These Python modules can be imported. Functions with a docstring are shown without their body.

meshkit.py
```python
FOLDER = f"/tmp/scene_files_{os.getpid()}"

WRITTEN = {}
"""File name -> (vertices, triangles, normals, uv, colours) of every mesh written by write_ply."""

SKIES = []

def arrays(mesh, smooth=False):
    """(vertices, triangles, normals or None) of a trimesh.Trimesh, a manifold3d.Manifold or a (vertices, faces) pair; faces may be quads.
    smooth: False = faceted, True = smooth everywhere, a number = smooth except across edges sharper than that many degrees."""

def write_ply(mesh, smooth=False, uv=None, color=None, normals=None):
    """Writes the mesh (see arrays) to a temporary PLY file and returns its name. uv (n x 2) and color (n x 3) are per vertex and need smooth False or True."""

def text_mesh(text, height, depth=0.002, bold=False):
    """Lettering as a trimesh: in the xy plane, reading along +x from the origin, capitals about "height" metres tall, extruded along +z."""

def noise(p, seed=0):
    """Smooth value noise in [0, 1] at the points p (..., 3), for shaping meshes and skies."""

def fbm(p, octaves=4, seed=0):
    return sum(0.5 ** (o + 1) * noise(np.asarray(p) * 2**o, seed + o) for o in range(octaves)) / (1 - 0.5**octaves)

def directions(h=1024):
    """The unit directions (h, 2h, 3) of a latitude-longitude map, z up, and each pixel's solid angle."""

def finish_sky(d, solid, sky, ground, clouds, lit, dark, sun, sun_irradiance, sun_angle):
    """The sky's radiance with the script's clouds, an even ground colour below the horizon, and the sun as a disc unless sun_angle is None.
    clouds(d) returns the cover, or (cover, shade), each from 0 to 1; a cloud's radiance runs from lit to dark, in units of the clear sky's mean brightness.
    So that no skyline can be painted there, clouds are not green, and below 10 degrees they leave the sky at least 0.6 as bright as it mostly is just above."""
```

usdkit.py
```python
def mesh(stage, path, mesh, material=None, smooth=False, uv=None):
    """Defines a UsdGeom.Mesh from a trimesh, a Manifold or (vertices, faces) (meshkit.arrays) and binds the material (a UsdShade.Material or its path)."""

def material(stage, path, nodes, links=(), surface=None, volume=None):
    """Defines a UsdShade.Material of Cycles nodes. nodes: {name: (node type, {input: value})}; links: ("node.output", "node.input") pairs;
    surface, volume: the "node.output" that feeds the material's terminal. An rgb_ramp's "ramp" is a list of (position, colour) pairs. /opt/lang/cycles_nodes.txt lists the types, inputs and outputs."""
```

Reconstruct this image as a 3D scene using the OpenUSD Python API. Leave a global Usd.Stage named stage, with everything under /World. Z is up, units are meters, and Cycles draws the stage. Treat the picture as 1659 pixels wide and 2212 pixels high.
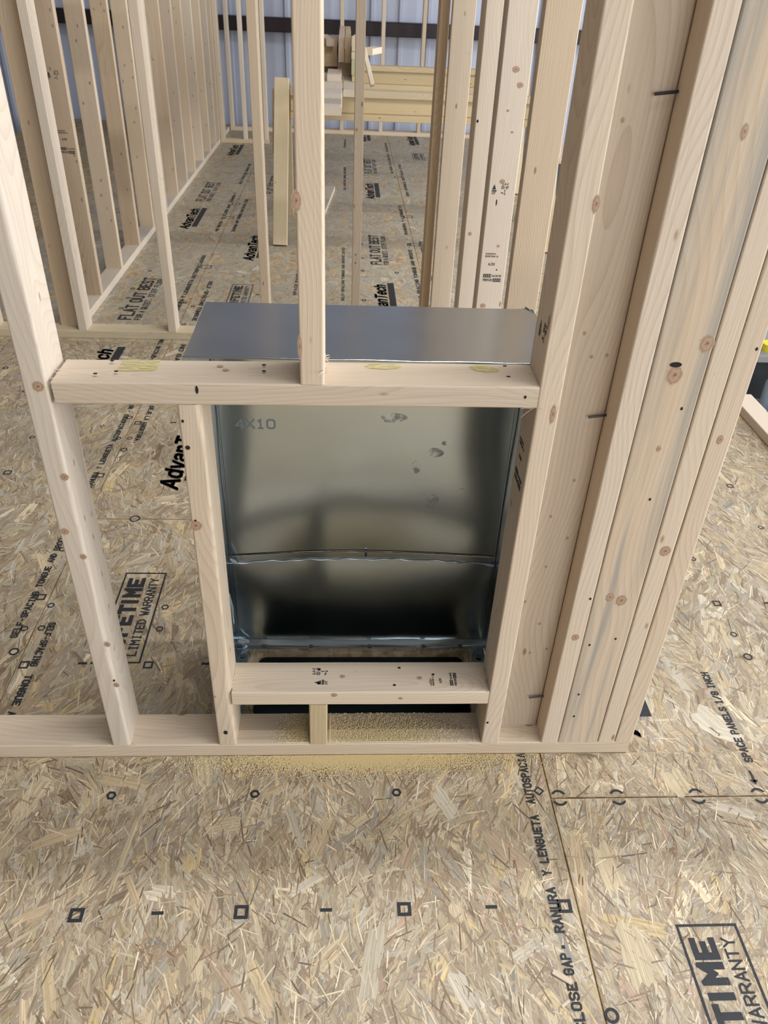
import math, random
import numpy as np, trimesh, usdkit, meshkit
from shapely.geometry import Polygon, Point, box as sbox
from shapely.ops import unary_union
from pxr import Usd, UsdGeom, UsdLux, UsdShade, Gf, Sdf, Vt

stage = Usd.Stage.CreateInMemory()
UsdGeom.SetStageUpAxis(stage, 'Z'); UsdGeom.SetStageMetersPerUnit(stage, 1.0)
WORLD = UsdGeom.Xform.Define(stage, '/World').GetPrim(); stage.SetDefaultPrim(WORLD)
UsdGeom.Scope.Define(stage, '/World/Looks')
rng = np.random.default_rng(7)

# ------------------------------------------------------------------ camera
YAW, PITCH, ROLL, FPX = 0.06589, 0.602828, 0.046271, 1688.146
CAM = np.array([0.0, -1.13155, 1.44211])
cy, sy, cp, sp = math.cos(YAW), math.sin(YAW), math.cos(PITCH), math.sin(PITCH)
fw = np.array([sy*cp, cy*cp, -sp]); r0 = np.array([cy, -sy, 0.0]); u0 = np.cross(r0, fw)
c, s = math.cos(ROLL), math.sin(ROLL)
ri, up = c*r0 + s*u0, -s*r0 + c*u0
cam = UsdGeom.Camera.Define(stage, '/World/camera')
cam.AddTransformOp().Set(Gf.Matrix4d(*[float(v) for v in (*ri, 0, *up, 0, *(-fw), 0, *CAM, 1)]))
cam.CreateHorizontalApertureAttr(36.0); cam.CreateVerticalApertureAttr(36.0*2212/1659)
cam.CreateFocalLengthAttr(36.0*FPX/1659)
cam.CreateClippingRangeAttr((0.05, 200.0))
cam.CreateFStopAttr(12.0); cam.CreateFocusDistanceAttr(1.75)
cam.CreateExposureAttr(-0.18)

# ------------------------------------------------------------------ light: shop lights under the roof, daylight through open overhead doors
def rect_light(name, pos, look, w, h, power, color):
    l = UsdLux.RectLight.Define(stage, '/World/' + name)
    pos = np.array(pos, float); z = -(np.array(look, float) - pos); z /= np.linalg.norm(z)
    x = np.cross([0, 0, 1.0], z)
    x = np.array([1.0, 0, 0]) if np.linalg.norm(x) < 1e-6 else x/np.linalg.norm(x)
    y = np.cross(z, x)
    l.AddTransformOp().Set(Gf.Matrix4d(*[float(v) for v in (*x, 0, *y, 0, *z, 0, *pos, 1)]))
    l.CreateWidthAttr(w); l.CreateHeightAttr(h); l.CreateIntensityAttr(power); l.CreateColorAttr(Gf.Vec3f(*color))
LAMP_Z = 5.38
LAMPS = [(0.35, 1.55), (-0.50, 0.68), (-1.60, 0.78)]
STRIP = 72.0
for i, (ly, k) in enumerate(LAMPS):
    rect_light('strip_lamp_light' + ('' if i == 0 else '_%03d' % i), (2.35, ly, LAMP_Z), (2.35, ly, 0), 4.8, 0.08, STRIP*1.62*k, (0.97, 0.985, 1.0))
rect_light('far_lamp_light', (1.4, 4.6, LAMP_Z), (1.4, 4.6, 0), 4.4, 0.3, 8.0, (0.97, 0.985, 1.0))
DOOR_X = 6.95
rect_light('door_daylight', (DOOR_X-0.06, -2.9, 1.9), (0, -2.9, 1.9), 4.2, 3.6, 11.5, (0.91, 0.96, 1.0))
rect_light('door_daylight_002', (DOOR_X-0.06, 4.0, 1.9), (0, 4.0, 1.9), 4.2, 3.6, 13.0, (0.91, 0.96, 1.0))
rect_light('door_daylight_001', (2.4, -6.9, 1.9), (2.4, 0, 1.9), 4.0, 3.6, 5.0, (0.95, 0.97, 1.0))

# ------------------------------------------------------------------ materials
def mat(name, nodes, links=(), surface='p.BSDF'):
    return usdkit.material(stage, '/World/Looks/' + name, nodes, links, surface=surface)

def wood(name, base, late, warm=(0.62, 0.44, 0.25), ring=0.0062, contrast=0.55, pith=(0.035, -0.05), knots=0.085, streak=0.35, rough=0.62, blue=0.0):
    """Sawn softwood: growth rings about a wandering pith, fibre streaks, pin knots; varied per board by object_info.random."""
    n = {
        'tc': ('texture_coordinate', {}), 'oi': ('object_info', {}),
        'rv': ('white_noise_texture', {'dimensions': '1D'}),
        'off': ('vector_math', {'math_type': 'multiply_add', 'vector2': (0.06, 0.06, 7.0), 'vector3': (-0.03, -0.03, 0)}),
        'pos': ('vector_math', {'math_type': 'add'}),
        'wander': ('noise_texture', {'scale': 1.0, 'detail': 1.0}),
        'wmap': ('mapping', {'scale': (4.0, 4.0, 1.7)}),
        'wv': ('vector_math', {'math_type': 'multiply_add', 'vector2': (0.17, 0.17, 0.0), 'vector3': (-0.085+pith[0], -0.085+pith[1], 0.0)}),
        'q': ('vector_math', {'math_type': 'add'}),
        'qf': ('vector_math', {'math_type': 'multiply', 'vector2': (1, 1, 0)}),
        'r': ('vector_math', {'math_type': 'length'}),
        'rr': ('math', {'math_type': 'multiply', 'value2': 1.0/ring}),
        'fr': ('math', {'math_type': 'fraction'}),
        'pw': ('math', {'math_type': 'power', 'value2': 3.2}),
        'fmap': ('mapping', {'scale': (520, 520, 5.0)}),
        'fib': ('noise_texture', {'scale': 1.0, 'detail': 2.0}),
        'bmap': ('mapping', {'scale': (26, 26, 1.6)}),
        'big': ('noise_texture', {'scale': 1.0, 'detail': 2.0}),
        'bigr': ('map_range', {'value': 0.5, 'from_min': 0.38, 'from_max': 0.66, 'to_min': 0, 'to_max': 1, 'clamp': True}),
        'fibr': ('map_range', {'value': 0.5, 'from_min': 0.3, 'from_max': 0.75, 'to_min': 0, 'to_max': 1, 'clamp': True}),
        'ringamt': ('math', {'math_type': 'multiply', 'value2': contrast}),
        'c1': ('mix', {'color1': base, 'color2': late}),
        'c2': ('mix', {'color2': warm}), 'warmamt': ('math', {'math_type': 'multiply', 'value2': streak}),
        'c3': ('mix', {'mix_type': 'multiply', 'color2': (0.80, 0.76, 0.72)}), 'fibamt': ('math', {'math_type': 'multiply', 'value2': 0.55}),
        'kmap': ('mapping', {'scale': (17, 17, 6.5)}),
        'kv': ('voronoi_texture', {'scale': 1.0, 'randomness': 1.0}),
        'kr': ('map_range', {'value': 0.5, 'from_min': knots*0.45, 'from_max': knots, 'to_min': 1, 'to_max': 0, 'clamp': True}),
        'c4': ('mix', {'color2': (0.30, 0.18, 0.10)}),
        'hue': ('hsv', {'hue': 0.5, 'fac': 1.0}),
        'hv': ('map_range', {'value': 0.5, 'from_min': 0, 'from_max': 1, 'to_min': 0.90, 'to_max': 1.07}),
        'hs': ('map_range', {'value': 0.5, 'from_min': 0, 'from_max': 1, 'to_min': 0.82, 'to_max': 1.08}),
        'sep': ('separate_color', {}),
        'bump': ('bump', {'strength': 0.25, 'distance': 0.001}),
        'p': ('principled_bsdf', {'roughness': rough, 'specular_ior_level': 0.28}),
    }
    l = [('oi.random', 'rv.w'), ('rv.color', 'off.vector1'), ('tc.object', 'pos.vector1'), ('off.vector', 'pos.vector2'),
         ('pos.vector', 'wmap.vector'), ('wmap.vector', 'wander.vector'), ('wander.color', 'wv.vector1'), ('pos.vector', 'q.vector1'), ('wv.vector', 'q.vector2'),
         ('q.vector', 'qf.vector1'), ('qf.vector', 'r.vector1'), ('r.value', 'rr.value1'), ('rr.value', 'fr.value1'), ('fr.value', 'pw.value1'), ('pw.value', 'ringamt.value1'),
         ('pos.vector', 'fmap.vector'), ('fmap.vector', 'fib.vector'), ('pos.vector', 'bmap.vector'), ('bmap.vector', 'big.vector'), ('big.fac', 'bigr.value'), ('fib.fac', 'fibr.value'),
         ('ringamt.value', 'c1.fac'), ('c1.color', 'c2.color1'), ('bigr.result', 'warmamt.value1'), ('warmamt.value', 'c2.fac'),
         ('c2.color', 'c3.color1'), ('fibr.result', 'fibamt.value1'), ('fibamt.value', 'c3.fac'),
         ('pos.vector', 'kmap.vector'), ('kmap.vector', 'kv.vector'), ('kv.distance', 'kr.value'), ('c3.color', 'c4.color1'), ('kr.result', 'c4.fac'),
         ('rv.color', 'sep.color'), ('sep.r', 'hv.value'), ('sep.g', 'hs.value'), ('c4.color', 'hue.color'), ('hv.result', 'hue.value'), ('hs.result', 'hue.saturation'),
         ('hue.color', 'p.base_color'), ('fib.fac', 'bump.height'), ('bump.normal', 'p.normal')]
    if blue:   # grey-blue sap stain streaks
        n['smap'] = ('mapping', {'scale': (34, 34, 1.5), 'location': (3.1, 0.4, 0.2)})
        n['sn'] = ('noise_texture', {'scale': 1.0, 'detail': 3.0, 'distortion': 0.5})
        n['sr'] = ('map_range', {'value': 0.5, 'from_min': 0.47, 'from_max': 0.66, 'to_min': 0, 'to_max': blue, 'clamp': True})
        n['c5'] = ('mix', {'color2': (0.30, 0.28, 0.245)})
        l = [x for x in l if x != ('hue.color', 'p.base_color')] + [('pos.vector', 'smap.vector'), ('smap.vector', 'sn.vector'), ('sn.fac', 'sr.value'), ('hue.color', 'c5.color1'), ('sr.result', 'c5.fac'), ('c5.color', 'p.base_color')]
    return mat(name, n, l)

SPRUCE = wood('spruce', (0.61, 0.49, 0.362), (0.45, 0.31, 0.195), streak=0.18, contrast=0.55)
PALE = wood('pale_spruce', (0.63, 0.525, 0.41), (0.49, 0.36, 0.25), streak=0.10, contrast=0.46)
BLUED = wood('stained_spruce', (0.63, 0.50, 0.36), (0.52, 0.36, 0.215), streak=0.35, contrast=0.65, ring=0.0105, blue=0.8, knots=0.03)
WARM = wood('warm_spruce', (0.60, 0.45, 0.30), (0.46, 0.30, 0.165), streak=0.4, warm=(0.50, 0.32, 0.15))
YELLOW = wood('yellow_pine', (0.575, 0.46, 0.285), (0.45, 0.315, 0.155), streak=0.3, warm=(0.55, 0.40, 0.20))
GREEN = wood('treated_wood', (0.40, 0.41, 0.26), (0.30, 0.31, 0.17), streak=0.1)

def simple(name, col, rough=0.6, metal=0.0, spec=0.4, bump=None):
    n = {'p': ('principled_bsdf', {'base_color': col, 'roughness': rough, 'metallic': metal, 'specular_ior_level': spec})}; l = []
    if bump:
        n['tc'] = ('texture_coordinate', {}); n['ns'] = ('noise_texture', {'scale': bump[0], 'detail': 3.0}); n['b'] = ('bump', {'strength': bump[1], 'distance': 0.002})
        l = [('tc.object', 'ns.vector'), ('ns.fac', 'b.height'), ('b.normal', 'p.normal')]
    return mat(name, n, l)

KNOT = mat('knot_wood', {
    'uv': ('texture_coordinate', {}), 'len': ('vector_math', {'math_type': 'length'}),
    'ns': ('noise_texture', {'scale': 2.8, 'detail': 4.0}), 'tc2': ('vector_math', {'math_type': 'scale', 'scale': 1.0}),
    'add': ('math', {'math_type': 'multiply_add', 'value2': 0.75, 'value3': -0.375}), 'rad': ('math', {'math_type': 'add'}),
    'ramp': ('rgb_ramp', {'ramp': [(0, (0.12, 0.065, 0.04)), (0.12, (0.26, 0.155, 0.095)), (0.4, (0.43, 0.285, 0.19)), (0.58, (0.36, 0.22, 0.135)), (0.68, (0.30, 0.175, 0.10)), (0.76, (0.52, 0.38, 0.26)), (1, (0.60, 0.46, 0.33))]}),
    'alpha': ('map_range', {'value': 0, 'from_min': 0.66, 'from_max': 0.92, 'to_min': 0, 'to_max': 1, 'clamp': True}),
    'p': ('principled_bsdf', {'roughness': 0.55}), 't': ('transparent_bsdf', {'color': (1, 1, 1)}), 'm': ('mix_closure', {})},
    [('uv.UV', 'len.vector1'), ('uv.UV', 'tc2.vector1'), ('tc2.vector', 'ns.vector'), ('ns.fac', 'add.value1'), ('len.value', 'rad.value1'), ('add.value', 'rad.value2'), ('rad.value', 'ramp.fac'), ('ramp.color', 'p.base_color'),
     ('rad.value', 'alpha.value'), ('alpha.result', 'm.fac'), ('p.BSDF', 'm.closure1'), ('t.BSDF', 'm.closure2')], surface='m.closure')

def worn_print(name, col, lo, hi, scale=(260, 60, 60)):
    return mat(name, {'g': ('geometry', {}), 'mp': ('mapping', {'scale': scale}), 'ns': ('noise_texture', {'scale': 1.0, 'detail': 3.0, 'roughness': 0.65}),
        'mr': ('map_range', {'value': 0, 'from_min': lo, 'from_max': hi, 'to_min': 0, 'to_max': 1, 'clamp': True}),
        'p': ('principled_bsdf', {'base_color': col, 'roughness': 0.6, 'specular_ior_level': 0.3}), 't': ('transparent_bsdf', {'color': (1, 1, 1)}), 'm': ('mix_closure', {})},
        [('g.position', 'mp.vector'), ('mp.vector', 'ns.vector'), ('ns.fac', 'mr.value'), ('mr.result', 'm.fac'), ('p.BSDF', 'm.closure1'), ('t.BSDF', 'm.closure2')], surface='m.closure')
INK = worn_print('floor_ink', (0.022, 0.023, 0.027), 0.60, 0.72)
FADED = worn_print('faded_ink', (0.035, 0.037, 0.042), 0.47, 0.66)
BLUEINK = worn_print('blue_ink', (0.06, 0.17, 0.27), 0.45, 0.62)
STAMP = worn_print('stamp_ink', (0.035, 0.033, 0.035), 0.55, 0.72, (300, 300, 300))
CRAYON = worn_print('yellow_crayon', (0.62, 0.54, 0.24), 0.30, 0.62, (60, 160, 200))
GREYMARK = worn_print('sheet_print', (0.20, 0.215, 0.22), 0.75, 0.85)
SMUDGE = worn_print('sheet_smudge', (0.36, 0.38, 0.38), 0.22, 0.56, (40, 40, 40))
DARK = simple('hole_dark', (0.018, 0.012, 0.010), 0.9)

def galvanized(name, col, rough, bumpy=0.05):
    return mat(name, {'tc': ('texture_coordinate', {}), 'n1': ('noise_texture', {'scale': 9.0, 'detail': 4.0}), 'n2': ('noise_texture', {'scale': 160.0, 'detail': 2.0}),
        'rr': ('map_range', {'value': 0.5, 'from_min': 0.3, 'from_max': 0.7, 'to_min': rough*0.95, 'to_max': rough*1.06}),
        'b': ('bump', {'strength': bumpy, 'distance': 0.0015}),
        'mx': ('mix', {'color1': tuple(0.97*x for x in col), 'color2': tuple(min(1, 1.02*x) for x in col)}),
        'p': ('principled_bsdf', {'metallic': 1.0})},
        [('tc.object', 'n1.vector'), ('tc.object', 'n2.vector'), ('n1.fac', 'rr.value'), ('rr.result', 'p.roughness'), ('n1.fac', 'mx.fac'), ('mx.color', 'p.base_color'), ('n2.fac', 'b.height'), ('b.normal', 'p.normal')])
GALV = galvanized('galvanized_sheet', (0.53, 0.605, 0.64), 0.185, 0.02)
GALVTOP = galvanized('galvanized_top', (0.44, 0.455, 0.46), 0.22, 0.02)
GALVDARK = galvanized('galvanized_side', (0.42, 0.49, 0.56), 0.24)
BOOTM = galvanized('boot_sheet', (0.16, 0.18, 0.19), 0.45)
SEALANT = mat('clear_sealant', {'p': ('principled_bsdf', {'base_color': (0.55, 0.58, 0.58), 'roughness': 0.12, 'metallic': 0.35, 'specular_ior_level': 0.8})})
STEEL = simple('screw_steel', (0.30, 0.31, 0.32), 0.35, 1.0)
NAILM = simple('nail_steel', (0.06, 0.06, 0.065), 0.4, 0.8)

# oriented strand board: a base under thousands of real strands
OSB = mat('strand_board', {'g': ('geometry', {}), 'm1': ('mapping', {'scale': (60, 22, 40)}), 'm2': ('mapping', {'scale': (30, 95, 40), 'rotation': (0, 0, 0.6)}),
    'v1': ('voronoi_texture', {'scale': 1.0}), 'v2': ('voronoi_texture', {'scale': 1.0}), 'sp1': ('separate_color', {}), 'sp2': ('separate_color', {}),
    'a': ('math', {'math_type': 'add'}), 'h': ('math', {'math_type': 'multiply', 'value2': 0.5}),
    'ramp': ('rgb_ramp', {'ramp': [(0, (0.26, 0.17, 0.095)), (0.4, (0.42, 0.30, 0.175)), (0.7, (0.50, 0.375, 0.23)), (1, (0.62, 0.50, 0.33))]}),
    'b': ('bump', {'strength': 0.3, 'distance': 0.001}), 'p': ('principled_bsdf', {'roughness': 0.6, 'specular_ior_level': 0.3})},
    [('g.position', 'm1.vector'), ('g.position', 'm2.vector'), ('m1.vector', 'v1.vector'), ('m2.vector', 'v2.vector'), ('v1.color', 'sp1.color'), ('v2.color', 'sp2.color'), ('sp1.r', 'a.value1'), ('sp2.r', 'a.value2'), ('a.value', 'h.value1'), ('h.value', 'ramp.fac'), ('ramp.color', 'p.base_color'), ('h.value', 'b.height'), ('b.normal', 'p.normal')])
STRAND = mat('wood_strand', {'at': ('attribute', {'attribute': 'tint'}), 'uv': ('texture_coordinate', {}), 'mp': ('mapping', {'scale': (11, 520, 1)}), 'ns': ('noise_texture', {'scale': 1.0, 'detail': 3.0, 'roughness': 0.65}),
    'mr': ('map_range', {'value': 0.5, 'from_min': 0.25, 'from_max': 0.75, 'to_min': 0.58, 'to_max': 1.30}), 'cx': ('combine_xyz', {}),
    'mp2': ('mapping', {'scale': (2.5, 150, 1)}), 'ns2': ('noise_texture', {'scale': 1.0, 'detail': 1.0}), 'mr2': ('map_range', {'value': 0.5, 'from_min': 0.3, 'from_max': 0.7, 'to_min': 0.80, 'to_max': 1.14}), 'mm': ('math', {'math_type': 'multiply'}),
    'mu': ('vector_math', {'math_type': 'multiply'}), 'b': ('bump', {'strength': 0.35, 'distance': 0.0008}),
    'p': ('principled_bsdf', {'roughness': 0.45, 'specular_ior_level': 0.5})},
    [('uv.UV', 'mp.vector'), ('mp.vector', 'ns.vector'), ('ns.fac', 'mr.value'), ('uv.UV', 'mp2.vector'), ('mp2.vector', 'ns2.vector'), ('ns2.fac', 'mr2.value'), ('mr.result', 'mm.value1'), ('mr2.result', 'mm.value2'), ('mm.value', 'cx.x'), ('mm.value', 'cx.y'), ('mm.value', 'cx.z'), ('at.color', 'mu.vector1'), ('cx.vector', 'mu.vector2'), ('mu.vector', 'p.base_color'), ('ns.fac', 'b.height'), ('b.normal', 'p.normal')])
DUST = simple('sawdust_grain', (0.74, 0.60, 0.335), 0.8)

SIDING = simple('painted_siding', (0.50, 0.52, 0.62), 0.35, 0.0, 0.5)
SHELLW = simple('light_siding', (0.30, 0.31, 0.32), 0.55)
ROOFM = simple('white_insulation', (0.16, 0.165, 0.17), 0.7)
GIRTM = simple('red_oxide_steel', (0.020, 0.010, 0.012), 0.45)
SLAB = simple('slab_concrete', (0.10, 0.10, 0.10), 0.85, bump=(20, 0.4))

# ------------------------------------------------------------------ helpers
T, D = 0.0381, 0.0889
used, xf = {}, {}
def path_for(parent, name):
    base = (parent if isinstance(parent, str) else parent.GetPath().pathString if parent else '/World')
    k = (base, name); n = used.get(k, 0); used[k] = n + 1
    return base + '/' + (name if n == 0 else '%s_%03d' % (name, n))
def tag(p, label=None, cat=None, group=None, kind=None):
    p = p.GetPrim() if hasattr(p, 'GetPrim') else p
    for k, v in (('label', label), ('category', cat), ('group', group), ('kind', kind)):
        if v: p.SetCustomDataByKey(k, v)
    return p
def thing(name, loc, label=None, cat=None, group=None, kind=None):
    p = path_for(None, name); x = UsdGeom.Xform.Define(stage, p)
    m = np.eye(4); m[:3, 3] = loc
    x.AddTransformOp().Set(Gf.Matrix4d(*m.T.ravel().tolist())); xf[p] = m
    return tag(x, label, cat, group, kind)
def world(p):
    p = p if isinstance(p, str) else p.GetPath().pathString
    return xf[p]
def put(name, mesh, material, parent=None, pose=None, smooth=False, label=None, cat=None, group=None, kind=None, uv=None):
    """Mesh given in world coordinates unless pose (a world matrix for local coordinates) is given."""
    p = path_for(parent, name)
    M = np.eye(4) if pose is None else pose
    P = world(parent) if parent is not None else np.eye(4)
    v, f, n = meshkit.arrays(mesh, smooth)
    if pose is None and parent is not None:   # bake into the parent's frame
        v = (np.c_[v, np.ones(len(v))] @ np.linalg.inv(P).T)[:, :3]
        if n is not None: n = n @ np.linalg.inv(P)[:3, :3].T
        local = np.eye(4)
    else:
        local = np.linalg.inv(P) @ M
    m = UsdGeom.Mesh.Define(stage, p)
    m.CreatePointsAttr(Vt.Vec3fArray.FromNumpy(np.ascontiguousarray(v, np.float32)))
    m.CreateFaceVertexCountsAttr(Vt.IntArray.FromNumpy(np.full(len(f), 3, np.int32)))
    m.CreateFaceVertexIndicesAttr(Vt.IntArray.FromNumpy(np.ascontiguousarray(f, np.int32).ravel()))
    m.CreateSubdivisionSchemeAttr('none')
    if n is not None:
        m.CreateNormalsAttr(Vt.Vec3fArray.FromNumpy(np.ascontiguousarray(n, np.float32))); m.SetNormalsInterpolation('vertex')
    if uv is not None:
        UsdGeom.PrimvarsAPI(m).CreatePrimvar('st', Sdf.ValueTypeNames.TexCoord2fArray, 'vertex').Set(Vt.Vec2fArray.FromNumpy(np.ascontiguousarray(uv, np.float32)))
    if not np.allclose(local, np.eye(4)):
        m.AddTransformOp().Set(Gf.Matrix4d(*local.T.ravel().tolist()))
    UsdShade.MaterialBindingAPI.Apply(m.GetPrim()).Bind(material)
    xf[p] = P @ local
    return tag(m, label, cat, group, kind)

def pose(origin, ax, ay, az):
    m = np.eye(4); m[:3, 0], m[:3, 1], m[:3, 2], m[:3, 3] = ax, ay, az, origin
    return m
def lumber_mesh(w, d, L, hero=False, wane=0.0, seed=0, rad=0.0032):
    """A sawn board with eased edges: w along x, d along y, L along z. wane roughens the front (y=0) long edges."""
    k = 4
    nz = max(2, int(L/0.035)) if hero else 2
    zs = np.linspace(0, L, nz)
    rings = []
    for z in zs:
        pts = []
        for ci, (cx, cyy, a0) in enumerate(((0, 0, 180), (w, 0, 270), (w, d, 0), (0, d, 90))):
            r = rad
            if hero:
                r = rad*(0.8 + 0.5*meshkit.noise(np.array([z*9.0, ci*3.1, seed*7.7]), seed))
                if wane and ci == 1:
                    nn = float(meshkit.fbm(np.array([z*7.0, 0.3, seed*1.7]), 3, seed + 3))
                    r += wane*max(0.15, (nn - 0.25)*1.5)
                r = min(float(r), 0.45*w)
            ox = cx + (r if cx == 0 else -r); oy = cyy + (r if cyy == 0 else -r)
            for j in range(k):
                a = math.radians(a0 + 90.0*j/(k-1))
                pts.append((ox + r*math.cos(a), oy + r*math.sin(a), z))
        rings.append(pts)
    V = np.array(rings).reshape(-1, 3); n = 4*k; F = []
    for i in range(nz-1):
        for j in range(n):
            a, b = i*n+j, i*n+(j+1) % n
            F += [(a, b, b+n), (a, b+n, a+n)]
    for j in range(1, n-1):
        F.append((0, j+1, j)); o = (nz-1)*n; F.append((o, o+j, o+j+1))
    return V, np.array(F)
def stud(parent, name, x, y, z0, z1, material, w=T, d=D, hero=False, wane=0.0, seed=0, lean=0.0, label=None, **kw):
    """Upright board, front left bottom corner at (x, y, z0); lean shifts its top along x."""
    L = z1 - z0
    az = np.array([lean/L, 0, 1.0]); az /= np.linalg.norm(az); ax = np.array([az[2], 0, -az[0]])
    return put(name, lumber_mesh(w, d, L, hero, wane, seed), material, parent, pose((x, y, z0), ax, (0, 1, 0), az), smooth=40, label=label, **kw)
def along_x(parent, name, x0, x1, y, z, material, th=T, dep=D, hero=False, wane=0.0, seed=0, label=None, slope=0.0, **kw):
    """Board lying along x: front face at y, bottom at z."""
    L = x1 - x0; az = np.array([1.0, 0, slope/L]); az /= np.linalg.norm(az)
    return put(name, lumber_mesh(th, dep, L, hero, wane, seed), material, parent, pose((x0, y, z+th), (az[2], 0, -az[0]), (0, 1, 0), az), smooth=40, label=label, **kw)
def along_y(parent, name, x, y0, y1, z, material, w=D, th=T, label=None, **kw):
    """Board lying along y: left edge at x, bottom at z, w wide, th thick."""
    return put(name, lumber_mesh(w, th, y1-y0), material, parent, pose((x, y0, z+th), (1, 0, 0), (0, 0, -1), (0, 1, 0)), smooth=40, label=label, **kw)
def box(x0, y0, z0, x1, y1, z1):
    m = trimesh.creation.box((x1-x0, y1-y0, z1-z0)); m.apply_translation(((x0+x1)/2, (y0+y1)/2, (z0+z1)/2)); return m
def join(ms): return trimesh.util.concatenate(ms)
def tube(pts, r, sides=8):
    pts = np.asarray(pts, float); t = np.gradient(pts, axis=0); t /= np.linalg.norm(t, axis=1, keepdims=True)
    a = np.cross(t, np.where(np.abs(t[:, 2:]) < 0.9, [0, 0, 1.0], [1.0, 0, 0])); a /= np.linalg.norm(a, axis=1, keepdims=True); b = np.cross(t, a)
    ang = np.arange(sides)*2*np.pi/sides; r = np.broadcast_to(r, (len(pts),))
    V = (pts[:, None] + r[:, None, None]*(np.cos(ang)[None, :, None]*a[:, None] + np.sin(ang)[None, :, None]*b[:, None])).reshape(-1, 3); F = []
    for i in range(len(pts)-1):
        for j in range(sides):
            p, q = i*sides+j, i*sides+(j+1) % sides; F += [(p, q, q+sides), (p, q+sides, p+sides)]
    o = (len(pts)-1)*sides
    for j in range(1, sides-1): F += [(0, j+1, j), (o, o+j, o+j+1)]
    return trimesh.Trimesh(V, F, process=False)

FR = {'-y': ((1, 0, 0), (0, 0, 1), (0, -1, 0)), '+x': ((0, 1, 0), (0, 0, 1), (1, 0, 0)), '-x': ((0, -1, 0), (0, 0, 1), (-1, 0, 0)), '+z': ((1, 0, 0), (0, 1, 0), (0, 0, 1))}
def on_face(pt, face, turn=0.0, lift=0.0003):
    """Matrix that lays xy artwork on a face through the world point pt."""
    a, b, n = (np.array(v, float) for v in FR[face]); ct, st = math.cos(turn), math.sin(turn)
    return pose(np.array(pt, float) + lift*n, ct*a + st*b, -st*a + ct*b, n)
def knot(parent, pt, face, rx, rz, turn=0.0, name='knot'):
    n, rr = 22, (0.5, 1.0); V = [(0, 0, 0.0006)]; U = [(0, 0)]
    for q in rr:
        for j in range(n):
            a = 2*math.pi*j/n; V.append((q*rx*math.cos(a)*1.15, q*rz*math.sin(a)*1.15, 0.0005*(1-q))); U.append((q*math.cos(a), q*math.sin(a)))
    F = [(0, 1+j, 1+(j+1) % n) for j in range(n)]
    for j in range(n):
        a, b = 1+j, 1+(j+1) % n; F += [(a, a+n, b+n), (a, b+n, b)]
    put(name, (np.array(V), np.array(F)), KNOT, parent, on_face(pt, face, turn), smooth=True, uv=np.array(U))
def hole(parent, pt, face, rx=0.0022, rz=0.0028, turn=0.0, name='nail_hole'):
    m = trimesh.creation.cylinder(1.0, 0.0006, sections=12); m.apply_scale((rx, rz, 1)); put(name, m, DARK, parent, on_face(pt, face, turn))
_tx = {}
def text(t, h, bold=False, stretch=1.0, depth=0.0003):
    k = (t, h, bold, stretch)
    if k not in _tx:
        m = meshkit.text_mesh(t, h, depth, bold); m.apply_scale((stretch, 1, 1)); _tx[k] = m
    return _tx[k]
def text_fit(t, h, length, bold=False):
    m = meshkit.text_mesh(t, h, 0.0003, bold); k = length/m.extents[0]; m.apply_scale((k, 1, 1)); m.apply_translation((-m.bounds[0][0], 0, 0)); return m

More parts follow.
